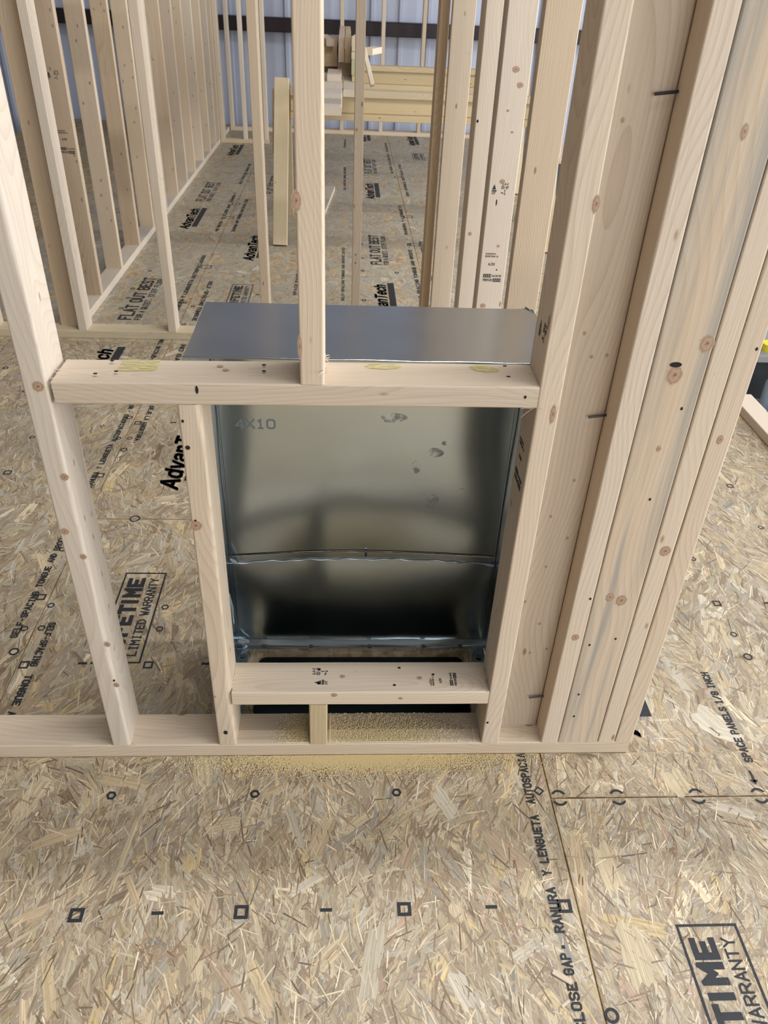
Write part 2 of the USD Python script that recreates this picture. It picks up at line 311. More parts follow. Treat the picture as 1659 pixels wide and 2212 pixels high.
STROKES = {'A': '00 26 40;12 32', 'B': '00 06 36 45 44 33 03;33 42 41 30 00', 'C': '45 36 16 05 01 10 30 41', 'D': '00 06 26 44 42 20 00', 'E': '46 06 00 40;03 33', 'F': '46 06 00;03 33', 'G': '45 36 16 05 01 10 30 41 43 23',
    'H': '00 06;40 46;03 43', 'I': '20 26;10 30;16 36', 'J': '46 41 30 10 01', 'K': '06 00;46 03 40', 'L': '06 00 40', 'M': '00 06 23 46 40', 'N': '00 06 40 46', 'O': '10 01 05 16 36 45 41 30 10', 'P': '00 06 36 45 44 33 03', 'Q': '10 01 05 16 36 45 41 30 10;22 40',
    'R': '00 06 36 45 44 33 03;23 40', 'S': '45 36 16 05 04 13 33 42 41 30 10 01', 'T': '06 46;26 20', 'U': '06 01 10 30 41 46', 'V': '06 20 46', 'W': '06 10 23 30 46', 'X': '00 46;06 40', 'Y': '06 23 46;23 20', 'Z': '06 46 00 40', '-': '13 33', '/': '00 46', '.': '20 21', ',': '21 10',
    '0': '10 01 05 16 36 45 41 30 10', '1': '15 26 20;10 30', '2': '05 16 36 45 43 00 40', '3': '05 16 36 45 44 33 42 41 30 10 01;13 33', '4': '30 36 02 42', '8': '13 04 05 16 36 45 44 33 13 02 01 10 30 41 42 33'}
_st = {}
def stroke_text(t, h, length, weight=1.0, heavyI=False):
    """Ink-jet style capitals drawn with strokes of the given weight (in sixths of the height), squeezed to length."""
    from shapely.geometry import LineString
    from shapely import affinity
    k = (t, h, length, weight)
    if k in _st: return _st[k].copy()
    gs, x = [], 0.0
    for ch in t:
        if ch == ' ': x += 3.6; continue
        if heavyI and ch == 'I': gs.append(LineString([(x+.2, 0), (x+.2, 6)]).buffer(weight/2, cap_style='square')); x += 2.0 + weight; continue
        for part in STROKES[ch].split(';'):
            if heavyI and ch == 'I' and part != '20 26': continue
            pts = [(x+int(p[0]), int(p[1])) for p in part.split()]
            gs.append(LineString(pts).buffer(weight/2, cap_style='square', join_style='mitre', mitre_limit=1.5))
        x += 5.6 + max(0, weight-1)
    g = unary_union(gs); b = g.bounds
    g = affinity.translate(g, -b[0], 0); g = affinity.scale(g, length/(b[2]-b[0]), h/6.0, origin=(0, 0)).simplify(h*0.01)
    m = join([trimesh.creation.extrude_polygon(q, 0.0003, engine='earcut') for q in getattr(g, 'geoms', [g])])
    _st[k] = m
    return m.copy()

# ------------------------------------------------------------------ floor: raised deck of strand-board panels
floor = thing('floor', (0, 0, 0), kind='structure')
PTH = 0.018
HOLE = sbox(-0.207, 0.115, 0.317, 0.322).buffer(-0.02).buffer(0.02)
GAP = 0.0016
SX = [-3.25, -2.00, -0.797, 0.4535, 1.735]
panels = []
for ci, ys in enumerate(([-4.0, -2.4, 0.2, 2.64, 5.08, 7.52, 8.5], [-4.0, -0.55, 1.89, 4.33, 6.77, 8.5], [-4.0, -1.53, 0.907, 3.345, 5.78, 8.5], [-4.0, -2.55, -0.1165, 2.32, 4.76, 7.2, 8.5])):
    for y0, y1 in zip(ys[:-1], ys[1:]):
        panels.append((SX[ci], y0, SX[ci+1], y1))
PALETTE0 = np.array([(.56, .43, .27), (.64, .52, .35), (.46, .34, .21), (.36, .25, .15), (.47, .40, .30), (.45, .31, .21), (.58, .43, .22), (.70, .60, .45), (.25, .165, .095), (.30, .27, .23)])
PW = np.array([.24, .14, .20, .10, .10, .055, .09, .04, .025, .01]); PW /= PW.sum()
PALETTE = np.array((.505, .395, .255)) + (PALETTE0 - np.array((.505, .395, .255)))*0.70
PALETTE = PALETTE*np.array((.755, .775, .81))
def strands(rect, dens, big=1.0, cut=None, grey=0.0):
    x0, y0, x1, y1 = rect; A = (x1-x0)*(y1-y0); n = int(A*dens)
    sizes = np.exp(rng.normal(0, 0.5, n)); order = np.argsort(-sizes); s_ = sizes[order]
    L = np.clip(0.062*s_, 0.014, 0.19)*big; Wd = np.clip(L*rng.uniform(0.05, 0.26, n), 0.0018, 0.030*big)
    cx, cyy = rng.uniform(x0, x1, n), rng.uniform(y0, y1, n)
    drift = (meshkit.noise(np.c_[cx*7, cyy*7, np.full(n, 1.7)], 5) - .5)*2.2
    th = np.pi/2 + drift + rng.normal(0, 0.42, n); th = np.where(rng.random(n) < 0.16, rng.uniform(0, np.pi, n), th)
    tint = PALETTE[rng.choice(len(PALETTE), n, p=PW)]*rng.uniform(0.88, 1.10, (n, 1))
    nb = int(n*0.035); jb = rng.choice(np.arange(int(n*0.1), int(n*0.55)), nb, replace=False)      # a few broad strands lying on top of the rest
    L[jb] = rng.uniform(0.07, 0.15, nb)*big; Wd[jb] = rng.uniform(0.014, 0.034, nb)*big
    tint[jb] = PALETTE0[rng.choice(len(PALETTE0), nb, p=PW)]*rng.uniform(0.80, 1.08, (nb, 1))
    k = int(n*0.58)                                     # thin splinters and gaps between strands, on top
    L[-k:] = np.clip(rng.exponential(.016, k), .006, .06)*big; Wd[-k:] = np.clip(L[-k:]*rng.uniform(.04, .16, k), .0005, .0028)*big
    dk = rng.random(k) < 0.5
    tint[-k:] = np.where(dk[:, None], np.array([.24, .16, .095])*rng.uniform(0.6, 1.7, (k, 1)), np.array([.60, .49, .335])*rng.uniform(0.75, 1.18, (k, 1)))
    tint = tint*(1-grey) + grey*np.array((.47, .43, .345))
    # ragged ends: ten corners
    u = np.array([-.5, -.40, -.47, 0., .45, .38, .5, .42, 0., -.45]); w_ = np.array([.05, -.2, -.46, -.5, -.42, -.1, .12, .5, .5, .45])
    uu = u[None]*(1 + rng.uniform(-.14, .14, (n, 10))); ww = w_[None] + rng.uniform(-.10, .10, (n, 10))
    px, py = uu*L[:, None], ww*Wd[:, None]
    ct, st = np.cos(th)[:, None], np.sin(th)[:, None]
    X = np.clip(cx[:, None] + px*ct - py*st, x0+0.001, x1-0.001); Y = np.clip(cyy[:, None] + px*st + py*ct, y0+0.001, y1-0.001)
    Z = (0.00015 + 0.0006*np.arange(n)/max(n, 1))[:, None] + rng.uniform(-.00012, .00012, (n, 1))*np.sign(uu) + rng.uniform(-.0001, .0001, (n, 1))*np.sign(ww)
    keep = np.ones(n, bool)
    if cut is not None:
        hx0, hy0, hx1, hy1 = cut
        keep &= ~((X.max(1) > hx0) & (X.min(1) < hx1) & (Y.max(1) > hy0) & (Y.min(1) < hy1))
    X, Y, Z, px, py, tint = X[keep], Y[keep], Z[keep], px[keep], py[keep], tint[keep]; n = len(X)
    V = np.stack([X, Y, np.maximum(Z, 0.00005)], -1).reshape(-1, 3)
    UV = np.stack([px + rng.uniform(0, 40, (n, 1)), py + rng.uniform(0, 40, (n, 1))], -1).reshape(-1, 2)
    b = np.arange(n)[:, None]*10
    F = np.concatenate([b + np.array(t)[None] for t in ((0, 1, 9), (1, 2, 3), (1, 3, 9), (3, 8, 9), (3, 5, 8), (3, 4, 5), (5, 7, 8), (5, 6, 7))])
    return V, F, UV, np.repeat(tint, 10, 0)
panel_of = []
for rect in panels:
    x0, y0, x1, y1 = rect
    poly = sbox(x0+GAP, y0+GAP, x1-GAP, y1-GAP); has_hole = poly.contains(HOLE)
    if has_hole: poly = poly.difference(HOLE)
    m = trimesh.creation.extrude_polygon(poly, PTH, engine='earcut'); m.apply_translation((0, 0, -PTH))
    pp = put('floor_panel', m, OSB, floor); panel_of.append((rect, pp))
    # strands, dense near the lens
    def layer(r, dens, big, grey=0.0):
        r = (max(r[0], x0+GAP), max(r[1], y0+GAP), min(r[2], x1-GAP), min(r[3], y1-GAP))
        if r[2]-r[0] < 0.02 or r[3]-r[1] < 0.02: return None
        return strands(r, dens, big, HOLE.bounds if has_hole else None, grey)
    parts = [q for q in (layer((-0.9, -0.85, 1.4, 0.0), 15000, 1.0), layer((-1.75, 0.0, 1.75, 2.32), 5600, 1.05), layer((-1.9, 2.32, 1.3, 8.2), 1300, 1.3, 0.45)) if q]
    if parts:
        V = np.concatenate([q[0] for q in parts]); UV = np.concatenate([q[2] for q in parts]); C = np.concatenate([q[3] for q in parts]); F = []; o = 0
        for q in parts: F.append(q[1]+o); o += len(q[0])
        sm = put('strands', (V, np.concatenate(F)), STRAND, pp, uv=UV, kind='stuff')
        UsdGeom.PrimvarsAPI(UsdGeom.Mesh(sm)).CreatePrimvar('tint', Sdf.ValueTypeNames.Color3fArray, 'vertex').Set(Vt.Vec3fArray.FromNumpy(np.ascontiguousarray(C, np.float32)))
def panel_at(x, y):
    for (x0, y0, x1, y1), p in panel_of:
        if x0 <= x <= x1 and y0 <= y <= y1: return p
    return panel_of[0][1]
# the broad strands that stand out one by one
SHADE0 = {'p': (.56, .45, .28), 'y': (.55, .41, .23), 'd': (.27, .19, .115), 'g': (.46, .41, .32), 'o': (.52, .37, .215), 'k': (.22, .20, .18), 'r': (.40, .275, .18), 'w': (.60, .54, .44)}
SHADE = {k: .6*np.array(v) + .4*np.array((.46, .36, .235)) for k, v in SHADE0.items()}
fr_ = np.random.default_rng(21); zk = 0
for fx, fy, fl, fwid, fa, fc in [(-0.639, -0.102, 0.103, 0.039, 1.29, 'p'), (-0.462, -0.063, 0.125, 0.031, -0.24, 'y'), (-0.297, -0.041, 0.08, 0.039, -1.33, 'p'), (-0.239, -0.171, 0.086, 0.033, 0.16, 'p'), (-0.142, -0.213, 0.092, 0.025, 0.95, 'd'), (-0.088, -0.182, 0.105, 0.018, -1.22, 'g'), (-0.035, -0.199, 0.105, 0.034, 1.2, 'o'), (0.025, -0.2, 0.125, 0.014, 0.65, 'k'), (0.037, -0.169, 0.075, 0.023, 0.68, 'p'), (0.138, -0.235, 0.087, 0.023, 1.18, 'r'), (-0.201, -0.458, 0.117, 0.018, -0.86, 'r'), (-0.249, -0.444, 0.073, 0.027, -1.34, 'p'), (-0.133, -0.477, 0.094, 0.026, -1.08, 'y'), (0.336, -0.233, 0.124, 0.037, -0.84, 'r'), (0.215, -0.496, 0.067, 0.033, -1.12, 'w'), (0.534, -0.277, 0.123, 0.042, -1.46, 'p'), (0.475, -0.286, 0.173, 0.024, -1.68, 'o'), (0.538, -0.447, 0.129, 0.048, -1.55, 'p'), (0.842, -0.151, 0.103, 0.028, -0.35, 'w'), (0.885, 0.087, 0.097, 0.069, -1.07, 'w'), (0.915, 0.045, 0.067, 0.039, -0.42, 'w'), (0.062, -0.447, 0.167, 0.033, -1.75, 'g'), (-0.492, -0.472, 0.112, 0.022, -1.21, 'y'), (-0.39, -0.302, 0.084, 0.014, -1.05, 'o'), (-0.062, -0.302, 0.08, 0.017, 0.53, 'w'), (0.366, -0.311, 0.072, 0.024, 1.14, 'p'), (0.225, -0.126, 0.087, 0.032, -1.14, 'w'), (-0.562, -0.195, 0.105, 0.027, -2.76, 'o'), (-0.42, -0.237, 0.185, 0.011, 1.46, 'p'), (0.741, -0.079, 0.074, 0.049, -1.35, 'p'), (-0.572, 1.024, 0.088, 0.039, 0.18, 'p')]:
    m_ = 9; ax_ = np.linspace(-.5, .5, m_)
    top = np.c_[ax_*fl, .5*fwid*(1+fr_.uniform(-.22, .14, m_))*(1-.35*np.abs(2*ax_)**4)]; bot = np.c_[ax_[::-1]*fl, -.5*fwid*(1+fr_.uniform(-.22, .14, m_))*(1-.35*np.abs(2*ax_)**4)]
    e1 = np.c_[.5*fl + fr_.uniform(-.20, .06, 4)*fl, np.array([.3, .1, -.1, -.3])*fwid]; e0 = np.c_[-.5*fl + fr_.uniform(-.06, .20, 4)*fl, np.array([-.3, -.1, .1, .3])*fwid]
    q = np.concatenate([top, e1, bot, e0]); tri = trimesh.creation.triangulate_polygon(Polygon(q).buffer(0), engine='earcut')
    P2 = np.asarray(tri[0]); ca, sa = math.cos(fa), math.sin(fa)
    V = np.c_[fx+P2[:, 0]*ca-P2[:, 1]*sa, fy+P2[:, 0]*sa+P2[:, 1]*ca, np.full(len(P2), .00050 + .000006*(zk := zk + 1))]
    pp = [p for (x0, y0, x1, y1), p in panel_of if x0 <= fx <= x1 and y0 <= fy <= y1][0]
    F = np.asarray(tri[1]); n_ = np.cross(V[F[0, 1]]-V[F[0, 0]], V[F[0, 2]]-V[F[0, 0]]); F = F if n_[2] > 0 else F[:, ::-1]
    sm = put('strand', (V, F), STRAND, pp, uv=P2 + fr_.uniform(0, 40, 2))
    UsdGeom.PrimvarsAPI(UsdGeom.Mesh(sm)).CreatePrimvar('tint', Sdf.ValueTypeNames.Color3fArray, 'vertex').Set(Vt.Vec3fArray.FromNumpy(np.tile(np.array(SHADE[fc], np.float32), (len(V), 1))))
TONGUE = simple('panel_tongue', (0.46, 0.33, 0.15), 0.7)
put('panel_tongue', join([box(x-0.006, -4, -0.013, x+0.006, 8.45, -0.0055) for x in SX[1:-1]]), TONGUE, floor)
put('rim_board', box(SX[-1]-0.04, -4, -0.28, SX[-1], 8.45, -PTH-0.0005), WARM, floor)

# printing on the panels. LIFT keeps the ink just above the strands
LIFT = 0.0011
def ink(mesh2d, x, y, turn=math.pi/2, material=INK, name='floor_printing'):
    put(name, mesh2d, material, panel_at(x, y), on_face((x, y, 0), '+z', turn, LIFT))
def ring_mark(x, y, r=0.0108, w=0.0052, sides=24, turn=0.0, material=INK, sxy=(1, 1)):
    a = Point(0, 0).buffer(1, quad_segs=max(1, sides//4)) if sides != 6 else Polygon([(math.cos(k*math.pi/3), math.sin(k*math.pi/3)) for k in range(6)])
    from shapely import affinity
    p = affinity.scale(a, r, r).difference(affinity.scale(a, r-w, r-w)); p = affinity.scale(p, *sxy)
    ink(trimesh.creation.extrude_polygon(p, 0.0003, engine='earcut'), x, y, turn, material, 'nailing_mark')
def square_mark(x, y, a=0.0130, w=0.0060, turn=0.0, material=INK):
    p = sbox(-a, -a, a, a).difference(sbox(-a+w, -a+w, a-w, a-w)); ink(trimesh.creation.extrude_polygon(p, 0.0003, engine='earcut'), x, y, turn, material, 'nailing_mark')
def dash_mark(x, y, l=0.022, w=0.0062, turn=0.0, material=INK):
    ink(box(-l/2, -w/2, 0, l/2, w/2, 0.0003), x, y, turn, material, 'nailing_mark')
def split_mark(x, y):
    for sgn in (1, -1):
        p = Point(0, 0).buffer(0.0165, quad_segs=8).difference(Point(0, 0).buffer(0.0115, quad_segs=8)).intersection(sbox(-1, 0.006, 1, 1) if sgn > 0 else sbox(-1, -1, 1, -0.006))
        ink(trimesh.creation.extrude_polygon(p, 0.0003, engine='earcut'), x, y + sgn*0.003, 0, INK, 'nailing_mark')
for x in (-0.477, -0.178, 0.123): ring_mark(x, -0.099, sides=6)
ring_mark(0.431, -0.099, 0.012, 0.0045, sides=4)
for x in (-0.479, -0.179, 0.124): square_mark(x, -0.352)
square_mark(0.429, -0.352, 0.013)
for x in (-0.332, -0.022, 0.289): dash_mark(x, -0.351)
for x in (0.472, 0.600, 0.775, 0.914): split_mark(x, -0.1165)
ring_mark(0.466, -0.542, 0.0125, 0.005)
for x, y in ((1.071, 0.514), (1.368, 1.139)): square_mark(x, y, 0.011, 0.0035)
for x, y in ((1.067, 0.387), (1.368, 0.888), (1.078, 0.719)): ring_mark(x, y, 0.010, 0.0035, sides=6)
ring_mark(1.070, 0.303, 0.012, 0.004); dash_mark(1.222, 0.516, 0.022, 0.007)
# warranty boxes
def warranty(x, y, material=INK, L=0.357, w=0.116):
    """Box whose left far corner is at x, its near end at y."""
    fr = sbox(0, 0, L, w).difference(sbox(0.0045, 0.0045, L-0.0045, w-0.0045))
    m = [trimesh.creation.extrude_polygon(fr, 0.0003, engine='earcut')]
    a = stroke_text('LIFETIME', 0.036, L-0.05, 1.9, True); a.apply_translation((0.025, 0.059, 0)); b = stroke_text('LIMITED WARRANTY', 0.021, L-0.05, 1.0); b.apply_translation((0.025, 0.018, 0))
    ink(join(m+[a, b]), x+w, y, math.pi/2, material)
warranty(-0.615, 0.283); warranty(0.629, -0.748); warranty(-0.611, 2.80, FADED); warranty(0.652, 6.82, FADED)
def logo(x, y, material=INK, L=0.56, blue=True):
    """Maker's wordmark over a solid bar, reading away from the lens; x is the left side of the letters."""
    a = text_fit('AdvanTech', 0.062, L*0.93, True); a.apply_transform(np.array([[1, .28, 0, 0], [0, 1, 0, 0], [0, 0, 1, 0], [0, 0, 0, 1]], float)); a.apply_translation((0, 0.048, 0))
    a = join([a] + [a.copy().apply_translation((dx, dy, 0)) for dx, dy in ((.003, .0015), (-.003, -.0015))])
    b = box(0.06, 0.0, 0, L, 0.035, 0.0003)
    ink(join([a, b]), x+0.112, y, math.pi/2, material)
    if blue: ink(tube_flat([(L*0.74, 0.045), (L*0.84, 0.065), (L*0.95, 0.070), (L*1.02, 0.05)], 0.006), x+0.112, y, math.pi/2, BLUEINK)
def tube_flat(pts, w):
    from shapely.geometry import LineString
    return trimesh.creation.extrude_polygon(LineString(pts).buffer(w/2), 0.00025, engine='earcut')
logo(-0.612, 1.075); logo(-1.097, 1.70); logo(0.635, 0.045); logo(-1.097, 4.24); logo(-0.606, 3.59); logo(0.170, 2.68)
logo(0.170, 5.23, FADED); logo(0.158, 7.72, FADED, blue=False); logo(0.660, 7.58, blue=False); logo(-1.10, 6.75, FADED, blue=False)
def flat_out(x, y, material=INK):
    a = stroke_text('FLAT OUT BEST', 0.055, 0.64, 1.35); a.apply_translation((0, 0.048, 0)); b = stroke_text('FOR A QUIET, STIFF FLOOR', 0.027, 0.62, 1.1)
    ink(join([a, b]), x+0.105, y, math.pi/2, material)
flat_out(-1.10, 2.595); flat_out(0.166, 3.575); flat_out(-1.10, 5.0, FADED); flat_out(0.178, 6.155, FADED); flat_out(-0.61, 5.3, FADED)
# lines of small print along the panel joints: (x of the letters' foot, start, direction)
def joint_line(x, y, words, h=0.016, length=None, turn=math.pi/2, material=INK):
    m = stroke_text(words, h*0.95, length, 1.55)
    ink(m, x, y, turn, material)
joint_line(0.4165, -0.566, 'CLOSE', length=0.079); joint_line(0.4165, -0.476, 'GAP', length=0.038); dash_mark(0.409, -0.4275, 0.006, 0.006); joint_line(0.4165, -0.402, 'RANURA', length=0.088); joint_line(0.4165, -0.292, 'Y', length=0.013)
joint_line(0.4165, -0.265, 'LENGUETA', length=0.108); joint_line(0.4165, -0.131, 'AUTOSPACIADORA', length=0.185)
joint_line(-0.832, 0.372, 'SELF-SPACING', length=0.185); joint_line(-0.832, 0.575, 'TONGUE', length=0.092); joint_line(-0.834, 0.685, 'AND', length=0.042); joint_line(-0.834, 0.742, 'GROOVE', length=0.088)
joint_line(-0.830, 1.085, 'RANURA', length=0.10); joint_line(-0.829, 1.205, 'Y', length=0.013); joint_line(-0.828, 1.235, 'LENGUETA', length=0.14); joint_line(-0.824, 1.395, 'AUTOSPACIADORA', length=0.215); joint_line(-0.822, 1.63, '- NO NECESITA', length=0.2)
joint_line(-0.765, 0.432, 'SELF-SPACING', length=0.16, turn=-math.pi/2); joint_line(-0.765, 0.245, 'TONGUE', length=0.098, turn=-math.pi/2); joint_line(-0.766, 0.13, 'AND GROOVE', length=0.14, turn=-math.pi/2)
joint_line(-0.758, 1.68, 'DEJE LA ABERTURA.', length=0.29, turn=-math.pi/2)
for x, y, t, L, d in ((-0.832, 2.05, 'SELF-SPACING TONGUE AND GROOVE', 0.55, 1), (-0.742, 2.30, 'NO GAP NEEDED', 0.5, -1), (-0.832, 2.72, 'RANURA Y LENGUETA AUTOSPACIADORA', 0.95, 1), (-0.742, 3.2, 'SELF-SPACING TONGUE', 0.6, -1),
                      (-0.832, 4.2, 'NO NEED TO CLOSE GAP. RANURA Y', 1.1, 1), (-0.742, 5.1, 'SELF-SPACING TONGUE AND GROOVE', 0.9, -1), (-0.832, 5.6, 'SELF-SPACING TONGUE AND', 0.8, 1),
                      (0.428, 2.9, 'SELF-SPACING TONGUE AND GROOVE - DO', 1.15, 1), (0.428, 4.25, 'RANURA Y LENGUETA', 0.8, 1), (0.494, 4.1, 'AUTOSPACIADORA NO', 0.8, -1), (0.494, 6.6, 'SELF-SPACING TONGUE AND', 1.25, -1), (0.428, 6.2, 'NO NEED TO CLOSE GAP.', 0.9, 1), (0.428, 7.2, 'RANURA', 0.5, 1)):
    joint_line(x, y, t, 0.019, L, d*math.pi/2, INK if y < 5.3 else FADED)
for y in (3.45, 4.55, 4.95, 6.0): square_mark(-0.797, y, 0.03, 0.006, material=FADED)
for y in (4.02, 4.72, 6.05): square_mark(0.462, y, 0.032, 0.006, material=FADED)
joint_line(0.004, 2.93, 'SELF-SPACING TONGUE AND GROOVE 23/32', 0.014, 0.98, material=FADED); joint_line(0.01, 5.5, 'SELF-SPACING TONGUE AND GROOVE', 0.016, 0.9, material=FADED); joint_line(0.01, 7.3, 'TONGUE', 0.016, 0.5, material=FADED)
joint_line(-0.255, 3.0, 'SPACE PANELS 1/8 INCH', 0.015, 0.75, material=FADED)
dash_mark(0.445, 3.2, 0.10, 0.016, math.pi/2)
for x, y in ((0.11, 2.85), (0.11, 2.95), (0.11, 3.45), (0.11, 3.7), (0.11, 4.0), (0.11, 4.3), (0.31, 3.43)): ring_mark(x, y, 0.013, 0.005, sides=6, sxy=(1, 1.3))
for x, y in ((-0.15, 3.3), (-1.12, 2.75), (-1.12, 2.9), (-1.13, 3.05), (-1.10, 3.35), (-0.46, 3.0), (-0.82, 2.55), (-0.775, 2.55), (-0.82, 2.85), (-0.77, 2.8), (-0.80, 2.42)): ring_mark(x, y, 0.012, 0.005, sides=6)
for x, y in ((-0.819, 0.533), (-0.781, 0.278), (-0.619, 0.285)): square_mark(x, y, 0.012, 0.004) if x != -0.619 else None
square_mark(-0.478, 0.277, 0.0115, 0.0038)
for x, y in ((-0.783, 0.499), (-0.823, 0.408), (-0.780, 0.410), (-0.477, 0.493), (-0.475, 0.407), (-0.82, 1.42), (-0.78, 1.421), (-1.129, 1.418), (-0.825, 0.748)): ring_mark(x, y, 0.0105, 0.0036, sides=6)
for x, y in ((-0.821, 0.324), (-0.781, 1.336), (-0.817, 1.583)): ring_mark(x, y, 0.0125, 0.0042)
for x, y in ((-0.82, 1.163), (-0.776, 1.54), (-1.132, 1.174)): square_mark(x, y, 0.0125, 0.004)
for x, y in ((-0.640, 0.283), (-0.336, 0.281), (-0.644, 1.547), (-0.61, 0.284)): dash_mark(x, y)
ring_mark(-0.649, 0.909, 0.0165, 0.004); ring_mark(-1.432, 2.012, 0.012, 0.004); ring_mark(-1.278, 1.795, 0.012, 0.004)
joint_line(0.938, -0.030, 'SPACE PANELS 1/8 INCH', 0.0165, 0.278)
ink(join([box(-0.018, -0.0025, 0, 0.012, 0.0025, 0.0003), trimesh.creation.extrude_polygon(Polygon([(-0.024, 0), (-0.012, 0.009), (-0.012, -0.009)]), 0.0003, engine='earcut')]), 0.919, -0.064, math.pi/2)

# ------------------------------------------------------------------ the steel building around it
slab = put('floor_slab', box(-7, -7, -0.45, 7, 8.95, -0.30), SLAB, kind='structure')
wb = thing('wall_back', (0, 8.75, 0), kind='structure')
prof = []
x = -7.0
while x < 7.0:      # ribbed sheet: flat pans with narrow raised ribs
    prof += [(x, 0), (x+0.10, 0), (x+0.115, -0.004), (x+0.15, -0.004), (x+0.165, 0), (x+0.235, 0), (x+0.252, -0.028), (x+0.285, -0.028), (x+0.302, 0)]
    x += 0.305
pr = np.array(prof); n = len(pr)
V = np.concatenate([np.c_[pr[:, 0], 8.75+pr[:, 1], np.full(n, -0.3)], np.c_[pr[:, 0], 8.75+pr[:, 1], np.full(n, 5.6)]]); F = []
for i in range(n-1): F += [(i, i+1, i+1+n), (i, i+1+n, i+n)]
put('siding', (V, np.array(F)), SIDING, wb, smooth=20)
for z in (0.893, 2.4, 3.9):
    put('girt', join([box(-7, 8.52, z, 7, 8.715, z+0.004), box(-7, 8.52, z, 7, 8.524, z+0.128), box(-7, 8.52, z+0.124, 7, 8.715, z+0.128)]), GIRTM, wb)
for nm, b in (('wall_left', (-7.1, -7, -0.3, -7.0, 8.9, 5.6)), ('wall_front', (-7, -7.1, -0.3, 7, -7.0, 5.6))): put(nm, box(*b), SHELLW, kind='structure')
put('wall_right', join([box(7, -7, -0.3, 7.1, -5.0, 5.6), box(7, -0.8, -0.3, 7.1, 1.9, 5.6), box(7, -5.0, 3.7, 7.1, -0.8, 5.6), box(7, 6.1, -0.3, 7.1, 8.9, 5.6), box(7, 1.9, 3.7, 7.1, 6.1, 5.6)]), SHELLW, kind='structure')
put('ceiling', box(-7.1, -7.1, 5.6, 7.1, 8.95, 5.7), ROOFM, kind='structure')

# ------------------------------------------------------------------ the framed wall in front, with the boxed opening
Z0, ZT = T, 2.36
front = thing('stud_frame', (0, 0, 0), 'nearest stud wall, with a framed opening for the sheet metal box', 'stud wall', kind='thing')
HZ, SZ = 0.865, 0.1643
along_x(front, 'bottom_plate', -2.2, 0.6537, 0, 0, PALE, hero=True, seed=1)
A = stud(front, 'stud', -0.4924, 0, Z0, ZT, PALE, hero=True, wane=0.011, seed=2, lean=-0.012)
B = stud(front, 'trimmer_stud', -0.2635, 0, Z0, HZ, SPRUCE, hero=True, wane=0.014, seed=3)
C_ = stud(front, 'stud', 0.3155, 0, Z0, ZT, SPRUCE, hero=True, seed=4)
BK = stud(front, 'backing_stud', 0.3540, 0.0508, Z0, ZT, SPRUCE, w=0.0960, d=T, hero=True, seed=5)
DD = stud(front, 'stud', 0.4505, 0, Z0, ZT, SPRUCE, hero=True, seed=6)
EE = stud(front, 'flat_stud', 0.4892, 0.0, Z0, ZT, BLUED, w=0.0895, d=T, hero=True, seed=7, label='wide flat stud with grey stain streaks and large knots')
FF = stud(front, 'stud', 0.5800, 0, Z0, ZT, PALE, hero=True, seed=8)
GG = stud(front, 'stud', 0.6193, 0, Z0, ZT, SPRUCE, hero=True, seed=9)
for xx in (1.62, 1.66): stud(front, 'stud', xx, 0, 0.0, ZT, SPRUCE)
stud(front, 'stud', -0.905, 0, Z0, ZT, PALE); stud(front, 'stud', -1.31, 0, Z0, ZT, SPRUCE); stud(front, 'stud', -1.72, 0, Z0, ZT, SPRUCE)
HD = along_x(front, 'header', -0.4525, 0.3152, 0, HZ-0.002, PALE, hero=True, seed=10, slope=0.006)
SI = along_x(front, 'sill', -0.2250, 0.3152, 0, SZ, PALE, hero=True, seed=11)
CR = stud(front, 'cripple_stud', -0.0671, 0, HZ+T+0.001, ZT, SPRUCE, hero=True, seed=12)
CR2 = stud(front, 'cripple_stud', -0.0655, 0, Z0, SZ, YELLOW, hero=True, seed=13, label='short sawn block holding up the sill')
for z in (ZT, ZT+T): along_x(front, 'top_plate', -2.2, 1.70, 0, z, SPRUCE)
# knots, nail holes, marks
for x, z, r in ((-0.473, .893, .0095), (-0.464, .727, .0075), (-0.485, .614, .0075), (-0.463, .558, .0065)): knot(A, (x, 0, z), '-y', r, r*0.95)
for y, z in ((.029, .623), (.065, .607), (.049, .566), (.082, .509), (.051, .477), (.049, .396), (.037, .733), (.047, 1.02), (.03, .30)): knot(A, (-.4543-.012*(z/2.36), y, z), '+x', .0025, .007)
for z in (.341, .227): knot(A, (-.455, 0, z), '-y', .006, .007)
hole(A, (-.458, 0, .24), '-y')
hole(B, (-.254, 0, .787), '-y', .004, .004); hole(B, (-.257, 0, .836), '-y'); knot(B, (-.256, 0, .629), '-y', .0115, .011); hole(B, (-.246, 0, .079), '-y', .0045, .006); knot(B, (-.260, 0, .191), '-y', .0035, .0035); hole(B, (-.256, 0, .64), '-y', .002, .002)
knot(C_, (.352, .0, 1.188), '-y', .006, .013); hole(C_, (.322, 0, .106), '-y', .0028, .0028); knot(C_, (.344, 0, .859), '-y', .005, .018); knot(C_, (.3155, .012, 1.01), '-x', .005, .013)
for x, z, r in ((.529, .932, .0165), (.567, .986, .015), (.544, .458, .014), (.520, .466, .011)): knot(EE, (x, 0, z), '-y', r*0.8, r)
knot(EE, (.536, 0, .797), '-y', .0045, .006); knot(EE, (.535, 0, 1.286), '-y', .005, .011)
hole(EE, (.5265, 0, .950), '-y', .010, .0045, name='knot_hole')
for x, z in ((.556, .873), (.545, .694), (.554, .356), (.504, .339), (.508, .194), (.510, .125)): hole(EE, (x, 0, z), '-y', .002, .003)
knot(FF, (.601, 0, .579), '-y', .011, .012); knot(GG, (.637, 0, .816), '-y', .006, .009); hole(GG, (.649, 0, .979), '-y', .002, .003); knot(DD, (.471, 0, .36), '-y', .008, .009); hole(DD, (.482, 0, .462), '-y')
